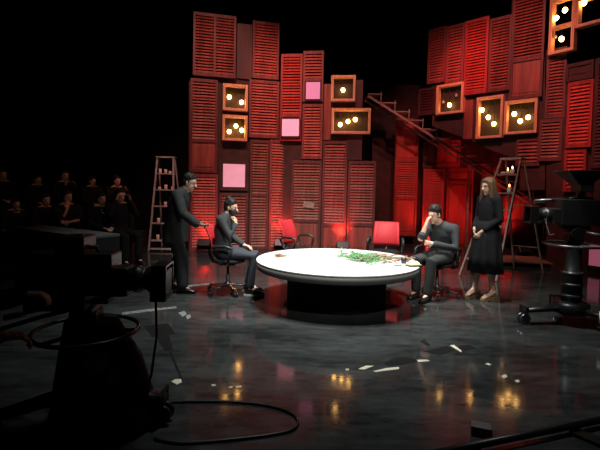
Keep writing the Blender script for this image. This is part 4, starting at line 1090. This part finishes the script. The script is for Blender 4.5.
# smooth it
sm = []
for i in range(len(ps)-1):
    a, b, c, d = ps[max(i-1,0)], ps[i], ps[i+1], ps[min(i+2,len(ps)-1)]
    for k in range(5):
        s = k/5; sm.append(0.5*((2*b) + (c-a)*s + (2*a-5*b+4*c-d)*s*s + (-a+3*b-3*c+d)*s**3))
c = sm[30].copy(); c.z = 0
o = MB().tube([p - c for p in sm], 0.009, 8).build('cable', M['cable']); o.location = c
tag(o, 'dark cable lying in a wide loop across the front floor', 'cable')
# track rail at the lower right
a, b = floor_at(455, 452, 0.03), floor_at(606, 421, 0.03)
o = thing('track_rail', (a.x, a.y, 0), 0, 'black dolly track tube along the lower right corner', 'rail')
d = (b - a); L = V((0,0,0.045))
e = V((0.35, -0.45, 0))
MB().tube([L - d*0.25, d + d*0.6 + L], 0.022, 12).build('tube', M['blackm'], o)
MB().tube([L - d*0.25 + e, d + d*0.6 + e + L], 0.022, 12).build('tube', M['blackm'], o)
for k in (0.1, 0.75, 1.4):
    MB().bar(d*k + V((0,0,0.012)), d*k + e + V((0,0,0.012)), 0.09, 0.022).build('sleeper', M['blackm'], o)
p = floor_at(481, 434)
o = MB().box((0,0,0.03), (0.12,0.08,0.06)).build('wedge_block', M['greytop'], None, 0.006); o.location = (p.x, p.y, 0); o.rotation_euler = (0,0,R(-20))
tag(o, 'small dark block beside the track tube at lower right', 'block')

# ------------------------------------------------------------------ uplights and light
uplight(204, 246, 9.75, 'red floor light behind the chair of the masked person')
uplight(280.5, 247, 10.0, 'red floor light behind the left empty red chair')
uplight(342.5, 249, 9.85, 'red floor light in view between the two empty red chairs')
uplight(446, 254, 11.45, 'red floor light behind the man leaning on his hand')
uplight(523, 262, 9.75, 'small floor light behind the right stepladder', on=False)

def spot(name, loc, target, power, color, size, blend=0.6, rad=0.1):
    d = bpy.data.lights.new(name, 'SPOT'); d.energy = power; d.color = color; d.spot_size = R(size); d.spot_blend = blend; d.shadow_soft_size = rad
    o = bpy.data.objects.new(name, d); COL.objects.link(o)
    o.location = loc; o.rotation_euler = (V(target) - V(loc)).to_track_quat('-Z', 'Y').to_euler()
    return o
def area(name, loc, target, power, color, sx, sy, spread=180):
    d = bpy.data.lights.new(name, 'AREA'); d.energy = power; d.color = color; d.shape = 'RECTANGLE'; d.size = sx; d.size_y = sy; d.spread = R(spread)
    o = bpy.data.objects.new(name, d); COL.objects.link(o)
    o.location = loc; o.rotation_euler = (V(target) - V(loc)).to_track_quat('-Z', 'Y').to_euler()
    return o
spot('key_table', (0.52, 5.6, 7.0), (0.52, 5.85, 0.5), 2600, (1, 0.97, 0.93), 40, 0.9, 0.35)
spot('key_stage', (0.3, 4.6, 7.2), (0.5, 6.2, 0.0), 2100, (0.95, 1.0, 0.98), 72, 1.0, 0.4)
spot('front_fill', (1.5, -0.5, 6.0), (0.4, 7.0, 1.0), 2200, (1, 0.93, 0.86), 34, 1.0, 0.3)
# washes from above the set
spot('wash_left', (-1.6, 6.4, 7.2), (-1.5, 10.2, 2.6), 960, (1.0, 0.40, 0.32), 62, 0.9, 0.15)
spot('wash_centre', (0.5, 6.4, 7.2), (0.4, 10.3, 2.8), 760, (1.0, 0.36, 0.29), 56, 0.9, 0.15)
spot('wash_right', (2.3, 6.0, 7.2), (4.3, 9.9, 3.2), 1150, (1.0, 0.30, 0.26), 58, 0.9, 0.15)
spot('wash_scarlet', (2.4, 7.0, 7.2), (3.85, 10.3, 4.4), 620, (1.0, 0.11, 0.12), 22, 0.8, 0.1)
spot('wash_far_right', (3.6, 5.4, 5.5), (5.65, 8.6, 2.7), 330, (1.0, 0.22, 0.19), 24, 0.7, 0.1)
# beams of the floor uplights
for px, yy, fc_, pw in ((204, 9.86, L1, 80), (281, 10.11, L2, 110), (343, 9.96, L2, 130)):
    x = (px - 300)/F*yy
    spot('uplight_beam', (x, yy, 0.26), (x, yy + 0.36, 0.95), pw, (1, 0.07, 0.05), 76, 1.0, 0.05)
spot('recess_red', (3.6, 11.5, 0.35), (3.5, 12.0, 1.1), 45, (1, 0.08, 0.07), 120, 0.9, 0.1)
spot('recess_red_top', (2.2, 9.6, 5.5), (2.9, 12.0, 1.6), 90, (1, 0.11, 0.10), 40, 0.9, 0.1)
spot('recess_red_right', (5.6, 11.2, 0.4), (5.3, 12.0, 1.3), 75, (1, 0.08, 0.07), 125, 0.9, 0.1)
spot('audience_dim', (-1.5, 5.5, 5.0), (-4.8, 8.5, 1.2), 75, (1, 0.52, 0.40), 42, 0.9, 0.2)
spot('recess_red_back', (4.9, 11.2, 3.4), (4.7, 12.0, 1.3), 45, (1, 0.07, 0.07), 120, 0.9, 0.1)
spot('key_right', (3.6, 2.8, 6.6), (2.3, 6.1, 0.8), 900, (1, 0.93, 0.85), 26, 0.9, 0.3)

wd_ = bpy.data.worlds.new('studio dark'); scene.world = wd_; wd_.use_nodes = True
bg = wd_.node_tree.nodes['Background']; bg.inputs[0].default_value = (0.8, 0.9, 1.0, 1); bg.inputs[1].default_value = 0.003
vs = scene.view_settings
vs.view_transform = 'Standard'; vs.look = 'None'; vs.exposure = 0.0; vs.gamma = 1.0; vs.use_curve_mapping = False
scene.cycles.use_denoising = True
scene.cycles.max_bounces = 6
scene.cycles.sample_clamp_indirect = 30.0
